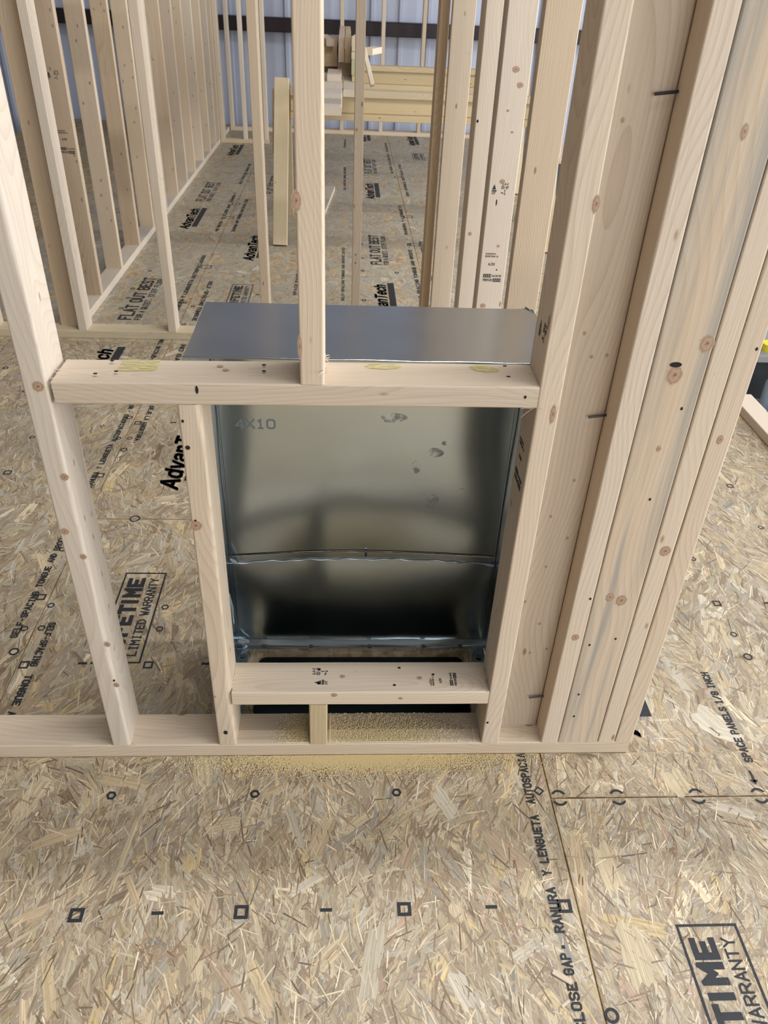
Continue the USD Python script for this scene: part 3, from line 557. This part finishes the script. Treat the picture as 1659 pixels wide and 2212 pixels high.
for x, z in ((.402, .267), (.436, .278), (.387, .979), (.431, .942), (.406, .939), (.383, 1.288), (.39, .62), (.42, .70), (.40, .50), (.372, .41), (.41, .35), (.43, .57)): knot(BK, (x, .0508, z), '-y', .0028, .0038)
for z0, a, b in ((1.322, .418, .4505), (.8315, .420, .4505), (.135, .418, .4505)): put('protruding_nail', tube([(a, .044, z0), (b+.002, .046, z0+0.004)], .0022), NAILM, DD)
knot(CR, (-.066, 0, 1.180), '-y', .007, .015); knot(CR, (-.066, 0, .967), '-y', .004, .02)
for x, z in ((-.229, .892),): hole(HD, (x, 0, z), '-y', .0024, .007)
hole(HD, (.294, 0, .889), '-y'); knot(SI, (-.012, 0, .195), '-y', .007, .006); knot(SI, (.128, 0, .184), '-y', .005, .004)
for x, y in ((-.129, .066), (-.127, .042), (-.375, .071), (-.389, .021), (-.359, .031), (.272, .080), (.271, .038)): hole(HD, (x, y, HZ+T+.0035), '+z', .0034, .0026)
for x, y in ((-.2, .063), (-.189, .049)): knot(HD, (x, y, HZ+T+.0015), '+z', .006, .004)
for x, y in ((-.045, .066), (-.045, .025), (.128, .07), (.115, .02), (.2, .05)): hole(SI, (x, y, SZ+T), '+z', .0034, .0026)
for x, y in ((.170, .04), (.195, .028), (.005, .045)): knot(SI, (x, y, SZ+T), '+z', .006, .005)
def blob(rx, ry, seed, n=26):
    q = np.linspace(0, 2*np.pi, n, endpoint=False); r = 0.72 + 0.5*meshkit.noise(np.c_[np.cos(q)*1.6+5, np.sin(q)*1.6, np.full(n, seed*3.3)], seed)
    return trimesh.creation.extrude_polygon(Polygon(np.c_[rx*r*np.cos(q), ry*r*np.sin(q)]), 0.0003, engine='earcut')
put('yellow_mark', box(-.031, -.022, 0, .031, .022, .0003), CRAYON, HD, on_face((-.331, .064, HZ+T-.0005), '+z'))
put('yellow_mark', blob(.030, .013, 2), CRAYON, HD, on_face((.066, .072, HZ+T+.0025), '+z')); put('yellow_mark', blob(.028, .014, 5), CRAYON, HD, on_face((.236, .067, HZ+T+.004), '+z', -0.3))
# grade stamps
def stamp(parent, pt, face, turn=0.0, k=1.0, name='grade_stamp'):
    ms = []
    def add(t, h, L, x, y):
        m = (stroke_text(t, h*k, L*k, 1.1) if all(q in STROKES or q == ' ' for q in t) else text_fit(t, h*k, L*k, True)); m.apply_translation((x*k, y*k, 0)); ms.append(m)
    add('S-P-F', .007, .020, .030, .012); add('KD-HT', .007, .022, .029, .003); add('1', .013, .004, .038, -.013); add('No.', .004, .008, .029, -.011)
    ms.append(trimesh.creation.extrude_polygon(Polygon([(0, 0), (.012*k, 0), (.006*k, .015*k)]), .0003, engine='earcut')); ms.append(box(0, -.006*k, 0, .014*k, -.002*k, .0003)); add('HT', .006, .011, .001, -.014)
    put(name, join(ms), STAMP, parent, on_face(pt, face, turn))
def stamp2(parent, pt, face, turn=0.0, k=1.0, name='mill_stamp'):
    ms = []
    def add(t, h, L, x, y):
        m = (stroke_text(t, h*k, L*k, 1.1) if all(q in STROKES or q == ' ' for q in t) else text_fit(t, h*k, L*k, True)); m.apply_translation((x*k, y*k, 0)); ms.append(m)
    def block(x, y, w, h):
        g = sbox(0, 0, w*k, h*k)
        for i in range(4): g = g.difference(Polygon([((.1+.24*i)*w*k, .2*h*k), ((.2+.24*i)*w*k, .2*h*k), ((.27+.24*i)*w*k, .8*h*k), ((.17+.24*i)*w*k, .8*h*k)]))
        m = trimesh.creation.extrude_polygon(g, .0003, engine='earcut') if g.geom_type == 'Polygon' else join([trimesh.creation.extrude_polygon(q, .0003, engine='earcut') for q in g.geoms])
        m.apply_translation((x*k, y*k, 0)); ms.append(m)
    add('070902071', .005, .034, 0, .082); add('KD03071604-13', .005, .042, 0, .074); add('ALCDS', .007, .022, .012, .048)
    block(0, .008, .026, .011); add('2x4 104 5/8', .007, .030, .029, .010); add('PREMIUM', .007, .030, 0, -.004); block(.033, -.006, .026, .011)
    for grp in (ms[:3], ms[3:]): put(name, join(grp), STAMP, parent, on_face(pt, face, turn))
stamp(SI, (-.040, .022, SZ+T), '+z', math.pi/2, 0.95); stamp2(SI, (.246, .018, SZ+T), '+z', math.pi/2, 0.62)
stamp(C_, (.3155, .060, .985), '-x', 0.0, 0.9, 'ink_mark')
stamp2(C_, (.3155, .072, .70), '-x', 0.0, 0.9)
# splinters at the saw cuts
def splinters(parent, pts, L, seed, axis=None):
    r = random.Random(seed); ms = []
    for p in pts:
        d = np.array([r.uniform(-1, 1), r.uniform(-1, 0.2), r.uniform(-.6, 1)]); d /= np.linalg.norm(d); l = L*r.uniform(.4, 1)
        ms.append(tube([p, np.array(p)+d*l*.6, np.array(p)+d*l+np.array([0, 0, -.1*l])], [.0009, .0007, .0002], 4))
    put('splinters', join(ms), PALE, parent, kind='stuff')
r_ = random.Random(3)
splinters(CR, [(-.029, r_.uniform(0, .085), HZ+T+r_.uniform(.004, .03)) for _ in range(26)], .014, 4)
splinters(HD, [(-.452, r_.uniform(0, .05), HZ+r_.uniform(.005, .036)) for _ in range(40)], .008, 5)
splinters(HD, [(.313, r_.uniform(.0, .03), HZ-.001) for _ in range(7)], .028, 6)
splinters(SI, [(.313, r_.uniform(0, .08), SZ+T) for _ in range(22)], .008, 7); splinters(SI, [(-.224, r_.uniform(0, .08), SZ+T) for _ in range(22)], .007, 8)

# ------------------------------------------------------------------ galvanized return-air box in the opening
duct = thing('duct_box', (0.055, 0.09, 0), 'galvanized sheet metal duct box set behind the framed opening', 'duct')
XL, XR, YF, YB, ZTOP = -0.2655, 0.3745, 0.0905, 0.356, 0.906
def sheet(fn, us, vs, th=0.0008):
    """A sheet of thickness th following fn(u, v) -> (points, normal)."""
    U, Vv = np.meshgrid(us, vs, indexing='ij'); P = fn(U, Vv); nu, nv = len(us), len(vs)
    du = np.gradient(P, axis=0); dv = np.gradient(P, axis=1); N = np.cross(du, dv); N /= np.linalg.norm(N, axis=-1, keepdims=True)
    Q = P - N*th; V = np.concatenate([P.reshape(-1, 3), Q.reshape(-1, 3)]); o = nu*nv; F = []
    idx = lambda i, j: i*nv+j
    for i in range(nu-1):
        for j in range(nv-1):
            a, b, c2, d = idx(i, j), idx(i+1, j), idx(i+1, j+1), idx(i, j+1)
            F += [(a, b, c2), (a, c2, d), (o+a, o+c2, o+b), (o+a, o+d, o+c2)]
    edge = [idx(i, 0) for i in range(nu)] + [idx(nu-1, j) for j in range(1, nv)] + [idx(i, nv-1) for i in range(nu-2, -1, -1)] + [idx(0, j) for j in range(nv-2, 0, -1)]
    for a, b in zip(edge, edge[1:]+edge[:1]): F += [(a, o+a, o+b), (a, o+b, b)]
    return V, np.array(F)
def wob(a, b, s, amp, seed): return amp*(meshkit.fbm(np.stack([a*s, b*s, np.full_like(a, seed*1.3)], -1), 2, seed)-0.5)
def bow(u, z):      # the back sheet bellies out towards the middle of its foot
    t = (u-(XL+XR)/2)/((XR-XL)/2)
    return (1-t*t)*0.019*np.exp(-((z-0.28)/0.26)**2)
SEAM = 0.287
put('back_panel', sheet(lambda u, v: np.stack([u, YB + bow(u, v) + wob(u, v, 5, .004, 1), v], -1), np.linspace(XL, XR, 60), np.linspace(SEAM, ZTOP, 60)), GALV, duct, smooth=30)
put('lower_panel', sheet(lambda u, v: np.stack([u, YB - .003 + bow(u, v)*np.clip((v-0.02)/.25, 0, 1) + wob(u, v, 6, .004, 2), v], -1), np.linspace(XL, XR, 60), np.linspace(0.012, SEAM-.018, 26)), GALV, duct, smooth=30)
put('seam_strip', sheet(lambda u, v: np.stack([u, YB - .0030 + bow(u, v) + 0*u, v], -1), np.linspace(XL, XR, 50), np.linspace(SEAM-.024, SEAM-.002, 5)), GALV, duct, smooth=30)
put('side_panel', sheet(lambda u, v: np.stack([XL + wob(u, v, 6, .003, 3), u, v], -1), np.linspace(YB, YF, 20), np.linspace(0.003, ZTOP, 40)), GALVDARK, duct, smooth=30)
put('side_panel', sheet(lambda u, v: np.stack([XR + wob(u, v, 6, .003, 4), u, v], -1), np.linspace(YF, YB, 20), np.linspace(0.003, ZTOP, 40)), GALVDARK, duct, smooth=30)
def topfn(u, v):
    x = XL + u*(XR-XL); xmax = np.where(v > 0.86, XR - (v-0.86)/0.14*0.016, XR); x = np.minimum(x, xmax)
    z = ZTOP + wob(x, v*.27, 4.5, .010, 5)*np.sin(np.pi*np.clip(v, 0, 1))**.6*.6 + np.where((u > .93), .006*((u-.93)/.07)**2*np.clip((v-.7)/.3, 0, 1), 0)
    return np.stack([x, YF + v*(YB-YF), z], -1)
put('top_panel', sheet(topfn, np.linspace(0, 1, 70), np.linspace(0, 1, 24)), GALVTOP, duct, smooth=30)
xs = np.linspace(XL, XR, 60)
put('front_hem', tube(np.c_[xs, np.full(60, YF+.001), ZTOP+.0008+.0006*np.sin(xs*37)], .0017), GALVTOP, duct, smooth=True)
zz = SEAM-.021 + .0014*np.sin(xs*61)+.0012*np.sin(xs*143)
put('seam_gap', tube(np.c_[xs, YB-.0026+bow(xs, SEAM+0*xs), SEAM+.0002+0*xs], .0011), DARK, duct, smooth=True)
put('sealant_bead', tube(np.c_[xs, YB-.0050+bow(xs, zz), zz], .0018*(1+.4*np.sin(xs*97))), SEALANT, duct, smooth=True)
put('bead_side', tube([(XL+.004, YB-.004, z) for z in np.linspace(.02, ZTOP-.02, 30)], .0016), GALVDARK, duct, smooth=True, label='left corner fold')
put('bead_side', tube([(XR-.004, YB-.004, z) for z in np.linspace(.02, ZTOP-.02, 30)], .0016), GALVDARK, duct, smooth=True, label='right corner fold')
put('bottom_flange', sheet(lambda u, v: np.stack([u, YB-.003-v*.021, .0135*(1-v)**2+.0022+wob(u, v, 12, .002, 7)], -1), np.linspace(XL, XR, 50), np.linspace(0, 1, 8)), GALV, duct, smooth=30)
put('bottom_flange', sheet(lambda u, v: np.stack([XL+.002+u*.030, v, .0025+wob(u*.03, v, 14, .003, 8)], -1), np.linspace(0, 1, 6), np.linspace(.095, .352, 20)), GALV, duct, smooth=30)
put('bottom_flange', sheet(lambda u, v: np.stack([XR-.030+u*.028, v, .0025+wob(u*.03, v, 14, .003, 9)], -1), np.linspace(0, 1, 6), np.linspace(.095, .352, 20)), GALV, duct, smooth=30)
sc = join([trimesh.creation.cylinder(.0042, .003, sections=10), trimesh.creation.cylinder(.0065, .001, sections=12)])
for x, y in ((-.196, .341), (-.075, .341), (.075, .341), (.216, .341), (.312, .341), (-.247, .305), (.356, .30)): put('screw', sc, STEEL, duct, pose((x, y, .0055), (1, 0, 0), (0, 1, 0), (0, 0, 1)))
put('screw', tube([(.060, YB+.012, SEAM+.002), (.060, YB+.016, SEAM-.012)], .003), STEEL, duct)
def on_sheet(m, x0, z0):
    """Artwork pressed onto the bowed back sheet."""
    V = np.array(m.vertices); X, Z = V[:, 0]+x0, V[:, 1]+z0
    return np.c_[X, YB + bow(X, Z) + wob(X, Z, 5, .004, 1) - .0002 - V[:, 2], Z], np.array(m.faces)
put('size_lettering', on_sheet(stroke_text('4X10', .0205, .087, 1.0), -.2295, .6305), GREYMARK, duct)
for i, (x, z, a, b) in enumerate(((.205, .575, .020, .012), (.230, .60, .012, .007), (.165, .535, .012, .016), (.27, .47, .010, .012), (.11, .66, .03, .012), (.21, .44, .016, .02))):
    put('smudge', on_sheet(blob(a, b, 11+i), x, z), SMUDGE, duct)
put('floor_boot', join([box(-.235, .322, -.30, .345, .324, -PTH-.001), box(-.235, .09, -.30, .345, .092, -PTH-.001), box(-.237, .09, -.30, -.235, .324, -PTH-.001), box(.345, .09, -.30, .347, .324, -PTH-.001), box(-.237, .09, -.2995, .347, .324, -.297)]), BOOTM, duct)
# smeared sealant at the lower left corner
def smear(pts, r, seed): return tube(np.array(pts), np.array(r))
for q, rr in (([(XL+.006, .325, .30), (XL+.012, .335, .285), (XL+.020, .347, .268)], [.002, .005, .002]), ([(XL+.004, .28, .23), (XL+.006, .29, .18), (XL+.005, .30, .12)], [.002, .004, .002]), ([(XL+.006, .33, .03), (XL+.014, .342, .02), (XL+.03, .346, .016)], [.003, .007, .003]), ([(XR-.004, .342, .27), (XR-.012, .350, .266), (XR-.03, .352, .268)], [.003, .004, .002])):
    put('sealant_smear', smear(q, rr, 1), SEALANT, duct, smooth=True)

# ------------------------------------------------------------------ sawdust
def sawdust(name, n, sampler, label):
    P = np.array([sampler() for _ in range(n)]); ms = rng.uniform(.0005, .0015, (n, 1)); tet = np.array([(1, 0, -.5), (-.5, .87, -.5), (-.5, -.87, -.5), (0, 0, .7)])
    V = np.repeat(P, 4, 0).reshape(n, 4, 3) + tet[None]*ms[:, :, None]*rng.uniform(.6, 1.6, (n, 1, 3)); b = np.arange(n)[:, None]*4
    put(name, (V.reshape(-1, 3), np.concatenate([b+np.array(t)[None] for t in ((0, 2, 1), (0, 1, 3), (1, 2, 3), (2, 0, 3))])), DUST, label=label, cat='sawdust', kind='stuff')
sr = random.Random(11)
def d1():
    x = sr.gauss(.04, .15); return (x, -abs(sr.gauss(0, .022))-.001, .0016)
def d2():
    while True:
        p = d2_()
        if not -.068 < p[0] < -.025: return p
def d2_():
    if sr.random() < .3: return (sr.gauss(-.085, .024), min(.085, max(.004, sr.gauss(.035, .025))), T+.0019)
    return (min(.30, max(-.022, sr.gauss(.09, .085))), min(.086, max(.004, sr.gauss(.032, .024))), T+.0019)
sawdust('sawdust', 26000, d1, 'pale sawdust drifted on the floor along the foot of the wall')
sawdust('sawdust', 9000, d2, 'fine sawdust lying on the bottom plate around the short block')

# ------------------------------------------------------------------ second wall, across the hall
hall = thing('stud_frame', (0, 2.355, 0), 'stud wall beyond the metal box, its plate and thin studs crossing at mid picture', 'stud wall', kind='thing')
HY = 2.355
along_x(hall, 'bottom_plate', -2.4, 0.30, HY, 0, YELLOW, seed=20)
for x, m_ in ((-2.03, SPRUCE), (-1.6205, SPRUCE), (-1.2145, PALE), (-0.8085, PALE), (-0.3745, SPRUCE), (0.0375, PALE)): st = stud(hall, 'stud', x, HY, Z0, ZT, m_)
stud(hall, 'backing_stud', -1.310, HY+.055, Z0, ZT, WARM, w=D, d=T)
stud(hall, 'flat_stud', 0.4016, HY, 0, ZT, PALE, w=D, d=T); stud(hall, 'stud', 0.3590, HY+T+.001, 0, ZT, WARM)
for z in (ZT, ZT+T): along_x(hall, 'top_plate', -2.4, 1.7, HY, z, SPRUCE)
for x, z in ((.0425, .621), (.047, .918)): knot(st, (x, HY, z), '-y', .005, .008)
for x, z in ((.052, .416), (.052, .38)): hole(st, (x, HY, z), '-y', .002, .004)
# third wall, running away on the left
left = thing('stud_frame', (-1.319, 2.45, 0), 'long stud wall running away on the left towards the back wall', 'stud wall', kind='thing')
along_y(left, 'bottom_plate', -1.319, 2.46, 8.11, 0, PALE)
lm = [WARM, SPRUCE, WARM, SPRUCE, SPRUCE, WARM, SPRUCE, SPRUCE, PALE, SPRUCE, SPRUCE, SPRUCE, PALE]
for i, y in enumerate((2.826, 3.264, 3.711, 4.137, 4.58, 5.021, 5.443, 5.837, 6.29, 6.72, 7.10, 7.36, 7.78)):
    L_ = stud(left, 'stud', -1.319, y, Z0, ZT, lm[i], w=D, d=T)
    if i == 0: stamp2(L_, (-1.303, y, .71), '-y', 0.0, 1.05); stamp(L_, (-1.303, y, 1.02), '-y', 0.0, 1.0)
    for k in range(5 if i < 5 else 2): knot(L_, (-1.30+.06*r_.random(), y, .15+1.2*r_.random()), '-y', .005, .008)
for z in (ZT, ZT+T): along_y(left, 'top_plate', -1.319, 2.46, 8.11, z, SPRUCE)
# right partition, running away behind the corner studs
part = thing('stud_frame', (0.466, 0.10, 0), 'stud wall running away behind the clustered corner studs on the right', 'stud wall', kind='thing')
along_y(part, 'bottom_plate', 0.466, 0.10, 2.34, 0, SPRUCE)
ps = []
for y, m_, k in ((0.50, SPRUCE, 1), (1.03, SPRUCE, 1), (1.53, PALE, 2), (1.95, PALE, 3)):
    for j in range(k): ps.append((y, stud(part, 'stud', .466, y+j*(T+.0008), Z0, ZT, m_ if j == 0 else SPRUCE, w=D, d=T, hero=j == 0, seed=30+len(ps))))
for z in (ZT, ZT+T): along_y(part, 'top_plate', 0.466, 0.10, 2.34, z, SPRUCE)
s2 = [p for y, p in ps if y == 1.53][0]; s3 = [p for y, p in ps if y == 1.95][0]
for x, z, r in ((.510, 1.221, .010), (.528, 1.18, .009), (.508, .905, .008), (.490, .493, .009), (.520, .70, .005), (.50, 1.11, .004), (.521, 1.05, .004)): knot(s2, (x, 1.53, z), '-y', r*1.2, r*.9)
knot(s3, (.486, 1.95, .627), '-y', .0075, .0075); hole(s3, (.474, 1.95, 1.02), '-y', .004, .005)
stamp(s2, (.478, 1.53, .88), '-y', 0.0, 1.05); stamp2(s2, (.480, 1.53, .585), '-y', 0.0, 1.05)
hole(s2, (.497, 1.53, .84), '-y', .002, .010); hole(s2, (.524, 1.53, .62), '-y', .002, .003)
# far wall in front of the siding, and the short return by the left wall
far = thing('stud_frame', (0, 8.12, 0), 'farthest stud wall, standing against the blue ribbed siding', 'stud wall', kind='thing')
along_x(far, 'bottom_plate', -1.22, 1.7, 8.12, 0, SPRUCE)
for x in (-1.22, -.868, -.462, -.056, .361, .774, 1.18, 1.6): stud(far, 'stud', x, 8.12, Z0, ZT, SPRUCE)
for z in (ZT, ZT+T): along_x(far, 'top_plate', -1.22, 1.7, 8.12, z, SPRUCE)
ret = thing('stud_frame', (-1.0, 7.39, 0), 'short stud wall with a doorway, turning off the end of the long left wall', 'stud wall', kind='thing')
along_x(ret, 'bottom_plate', -1.225, -.755, 7.39, 0, YELLOW)
for x, m_ in ((-1.225, PALE), (-1.002, PALE), (-.838, WARM), (-.797, PALE)): stud(ret, 'stud', x, 7.39, Z0, ZT, m_)
for z in (ZT, ZT+T): along_x(ret, 'top_plate', -1.225, -.755, 7.39, z, SPRUCE)

# ------------------------------------------------------------------ sawhorses and the lumber on them
def post(parent, p, q, w, d, material, name='leg', label=None):
    """A board from p to q (centres of its ends), w across x, d across the rest."""
    p, q = np.array(p, float), np.array(q, float); az = q-p; L = np.linalg.norm(az); az /= L; ax = np.array([1.0, 0, 0]); ax -= az*(ax@az); ax /= np.linalg.norm(ax); ay = np.cross(az, ax)
    return put(name, lumber_mesh(w, d, L), material, parent, pose(p-ax*w/2-ay*d/2, ax, ay, az), smooth=40, label=label)
def sawhorse(y, label, x0, x1, first):
    h = thing('sawhorse', ((x0+x1)/2, y, 0), label, 'sawhorse')
    along_x(h, 'top_rail', x0, x1, y-.0445, .808, YELLOW)
    put('web_rail', lumber_mesh(D, T, x1-x0), YELLOW, h, pose((x0, y+T/2, .7185+.0005), (0, 0, 1), (0, -1, 0), (1, 0, 0)), smooth=40)
    along_x(h, 'bottom_rail', x0, x1, y-.0445, .680, YELLOW)
    for x in (x0-.047, x1+.047):
        post(h, (x-.02, y-.39, 0.006), (x, y-.063, .90), D, T, YELLOW); post(h, (x-.02, y+.39, .006), (x, y+.063, .87), D, T, YELLOW)
        put('gusset', trimesh.creation.extrude_polygon(Polygon([(-.06, .84), (.06, .84), (.19, .50), (-.19, .50)]), .012, engine='earcut').apply_transform(np.array([[0, 0, 1, x+.050 if x > x0 else x-.062], [1, 0, 0, y], [0, 1, 0, 0], [0, 0, 0, 1]], float)), WARM, h)
    return h
sawhorse(4.30, 'nearer wooden sawhorse, its splayed leg seen between two studs', -.335, 1.25, True)
sawhorse(5.92, 'farther wooden sawhorse, only its yellow rail seen past the lumber', -.26, 1.35, False)
def piece(name, label, w, th, L, x, y, z, material, yaw=0.0, pitch=0.0, cat='lumber'):
    """A cut piece pointing away from the lens: left edge x, near end y, bottom z."""
    az = np.array([math.sin(yaw)*math.cos(pitch), math.cos(yaw)*math.cos(pitch), math.sin(pitch)]); ax = np.array([math.cos(yaw), -math.sin(yaw), 0]); ay = np.cross(az, ax)
    return put(name, lumber_mesh(w, th, L), material, None, pose(np.array((x, y, z)) - ay*th, ax, ay, az), smooth=40, label=label, cat=cat)
ZH = .8475
piece('board', 'wide pale board jutting nearest from the lumber on the sawhorses', .19, T, 2.9, -.208, 3.22, ZH, PALE)
piece('board', 'pale board lying right beside the wide jutting one, its end set back', D, T, 2.3, -.012, 3.95, ZH, PALE)
piece('lumber_block', 'short block with sunlit top lying on the wide board', D, T, .34, -.112, 4.30, ZH+T+.001, PALE)
piece('board', 'left board on edge standing tallest in the lumber pile', T, .14, 1.2, -.045, 4.62, ZH+T+.078+.001, WARM)
piece('board', 'right board on edge, second of the tall pair in the pile', T, .14, 1.2, -.004, 4.60, ZH+T+.078+.001, WARM)
piece('lumber_block', 'block lying under the tall pair of boards on edge', .085, .076, 1.1, -.05, 4.66, ZH+T+.001, WARM)
piece('lumber_block', 'pale block crowning the right side of the lumber pile', T, .08, .5, .038, 4.45, ZH+T+.155, PALE, 0.1)
piece('lumber_block', 'pale cut end just above the greenish block', .06, T, .6, .036, 4.40, ZH+T+.115, PALE)
piece('lumber_block', 'greenish treated block in the middle of the lumber pile', 0.05, .085, .8, .037, 4.38, ZH+T+.030, GREEN)
piece('lumber_block', 'thin pale strip under the greenish block', T, .028, .9, .040, 4.34, ZH+T+.001, YELLOW)
piece('lumber_block', 'white cut end sticking out right of the pile', 0.07, T, .20, .108, 4.75, ZH+T+.1155, PALE, 0.35)
piece('lumber_block', 'loose block at the left back of the pile', .05, T, .5, -.125, 4.75, ZH+T+.155, PALE, -.1)
piece('board', 'board beneath the loose block at the left of the pile', .10, .115, 1.0, -.155, 4.80, ZH+T+.038, WARM)
lean = thing('leaning_offcut', (.13, 4.52, ZH), 'pale offcut leaning against the right side of the lumber pile', 'lumber')
post(lean, (.172, 4.50, ZH+.004), (.115, 4.56, ZH+.20), .025, .06, PALE, 'offcut')
scrap = put('scrap_board', trimesh.creation.extrude_polygon(Polygon([(-.30, 4.70), (-.135, 4.72), (-.075, 5.50), (-.14, 5.49), (-.32, 5.2)]), .03, engine='earcut'), PALE, label='triangular scrap board lying on the far floor', cat='scrap wood')

# ------------------------------------------------------------------ right edge: loose plate and clutter below the deck
plate = thing('floor_plate', (1.68, 1.0, 0), 'pale loose plate lying along the right edge of the deck', 'plank')
along_y(plate, 'plank', 1.634, .2, 1.80, .0016, PALE)
def lathe(prof, x, y, z, material, name, label, cat, parts=()):
    t = thing(name, (x, y, z), label, cat)
    for nm, p, m_ in [('body', prof, material)] + list(parts):
        mm = trimesh.creation.revolve(np.array(p), sections=24); put(nm, mm, m_, t, pose((x, y, z), (1, 0, 0), (0, 1, 0), (0, 0, 1)), smooth=30)
PLB = simple('blue_plastic', (0.20, 0.25, 0.31), 0.35); PLG = simple('green_plastic', (0.03, 0.10, 0.04), 0.35); PLK = simple('dark_plastic', (0.02, 0.022, 0.025), 0.5); PLY = simple('yellow_plastic', (0.65, 0.55, 0.03), 0.4); CARD = simple('pale_carton', (0.45, 0.52, 0.70), 0.6); GREYP = simple('grey_plastic', (0.22, 0.22, 0.21), 0.5)
lathe([(0, 0), (.035, 0), (.037, .01), (.037, .14), (.02, .17), (.014, .175), (.014, .20), (0, .20)], 2.145, 2.36, -.30, PLB, 'bottle', 'pale blue bottle behind the far corner stud at the right edge', 'bottle', [('cap', [(0, .20), (.016, .20), (.016, .218), (0, .218)], PLK)])
lathe([(0, 0), (.03, 0), (.032, .01), (.032, .12), (.016, .15), (.012, .17), (0, .17)], 2.20, 2.31, -.30, PLG, 'bottle', 'dark green bottle low at the right edge of the picture', 'bottle', [('cap', [(0, .17), (.014, .17), (.014, .185), (0, .185)], PLK)])
ct = thing('carton', (2.17, 2.22, -.30), 'small pale blue carton beside the bottles', 'box'); put('body', box(2.135, 2.20, -.30, 2.24, 2.27, -.255), CARD, ct); put('lid', box(2.132, 2.197, -.255, 2.243, 2.273, -.248), CARD, ct)
tb = thing('tool_box', (2.3, 2.65, -.30), 'grey lidded tool box behind the bottles', 'tool box'); put('body', box(2.06, 2.46, -.30, 2.6, 2.85, -.09), PLK, tb); put('lid', box(2.05, 2.44, -.09, 2.61, 2.87, -.06), GREYP, tb)
tr = trimesh.creation.annulus(.022, .05, .035, sections=28); put('tape_roll', tr, PLY, None, pose((2.175, 2.53, -.0425), (1, 0, 0), (0, 1, 0), (0, 0, 1)), label='yellow roll of tape on the grey tool box', cat='tape')

def chip(name, x, y, L, w, th, yaw, label):
    put(name, lumber_mesh(w, th, L, True, 0.0, int(L*1e4), 0.001), PALE, None, pose((x, y, .0012), (math.cos(yaw), -math.sin(yaw), 0), (0, 0, 1), (math.sin(yaw), math.cos(yaw), 0)) @ np.diag([-1.0, 1, 1, 1]), smooth=40, label=label, cat='wood chip')
chip('wood_chip', .377, -.474, .036, .010, .0035, 2.15, 'pinkish wood chip lying across the printed line in the foreground')
chip('wood_chip', .384, -.529, .018, .005, .002, 1.0, 'tiny pale curl of wood by the printed line at the bottom edge')
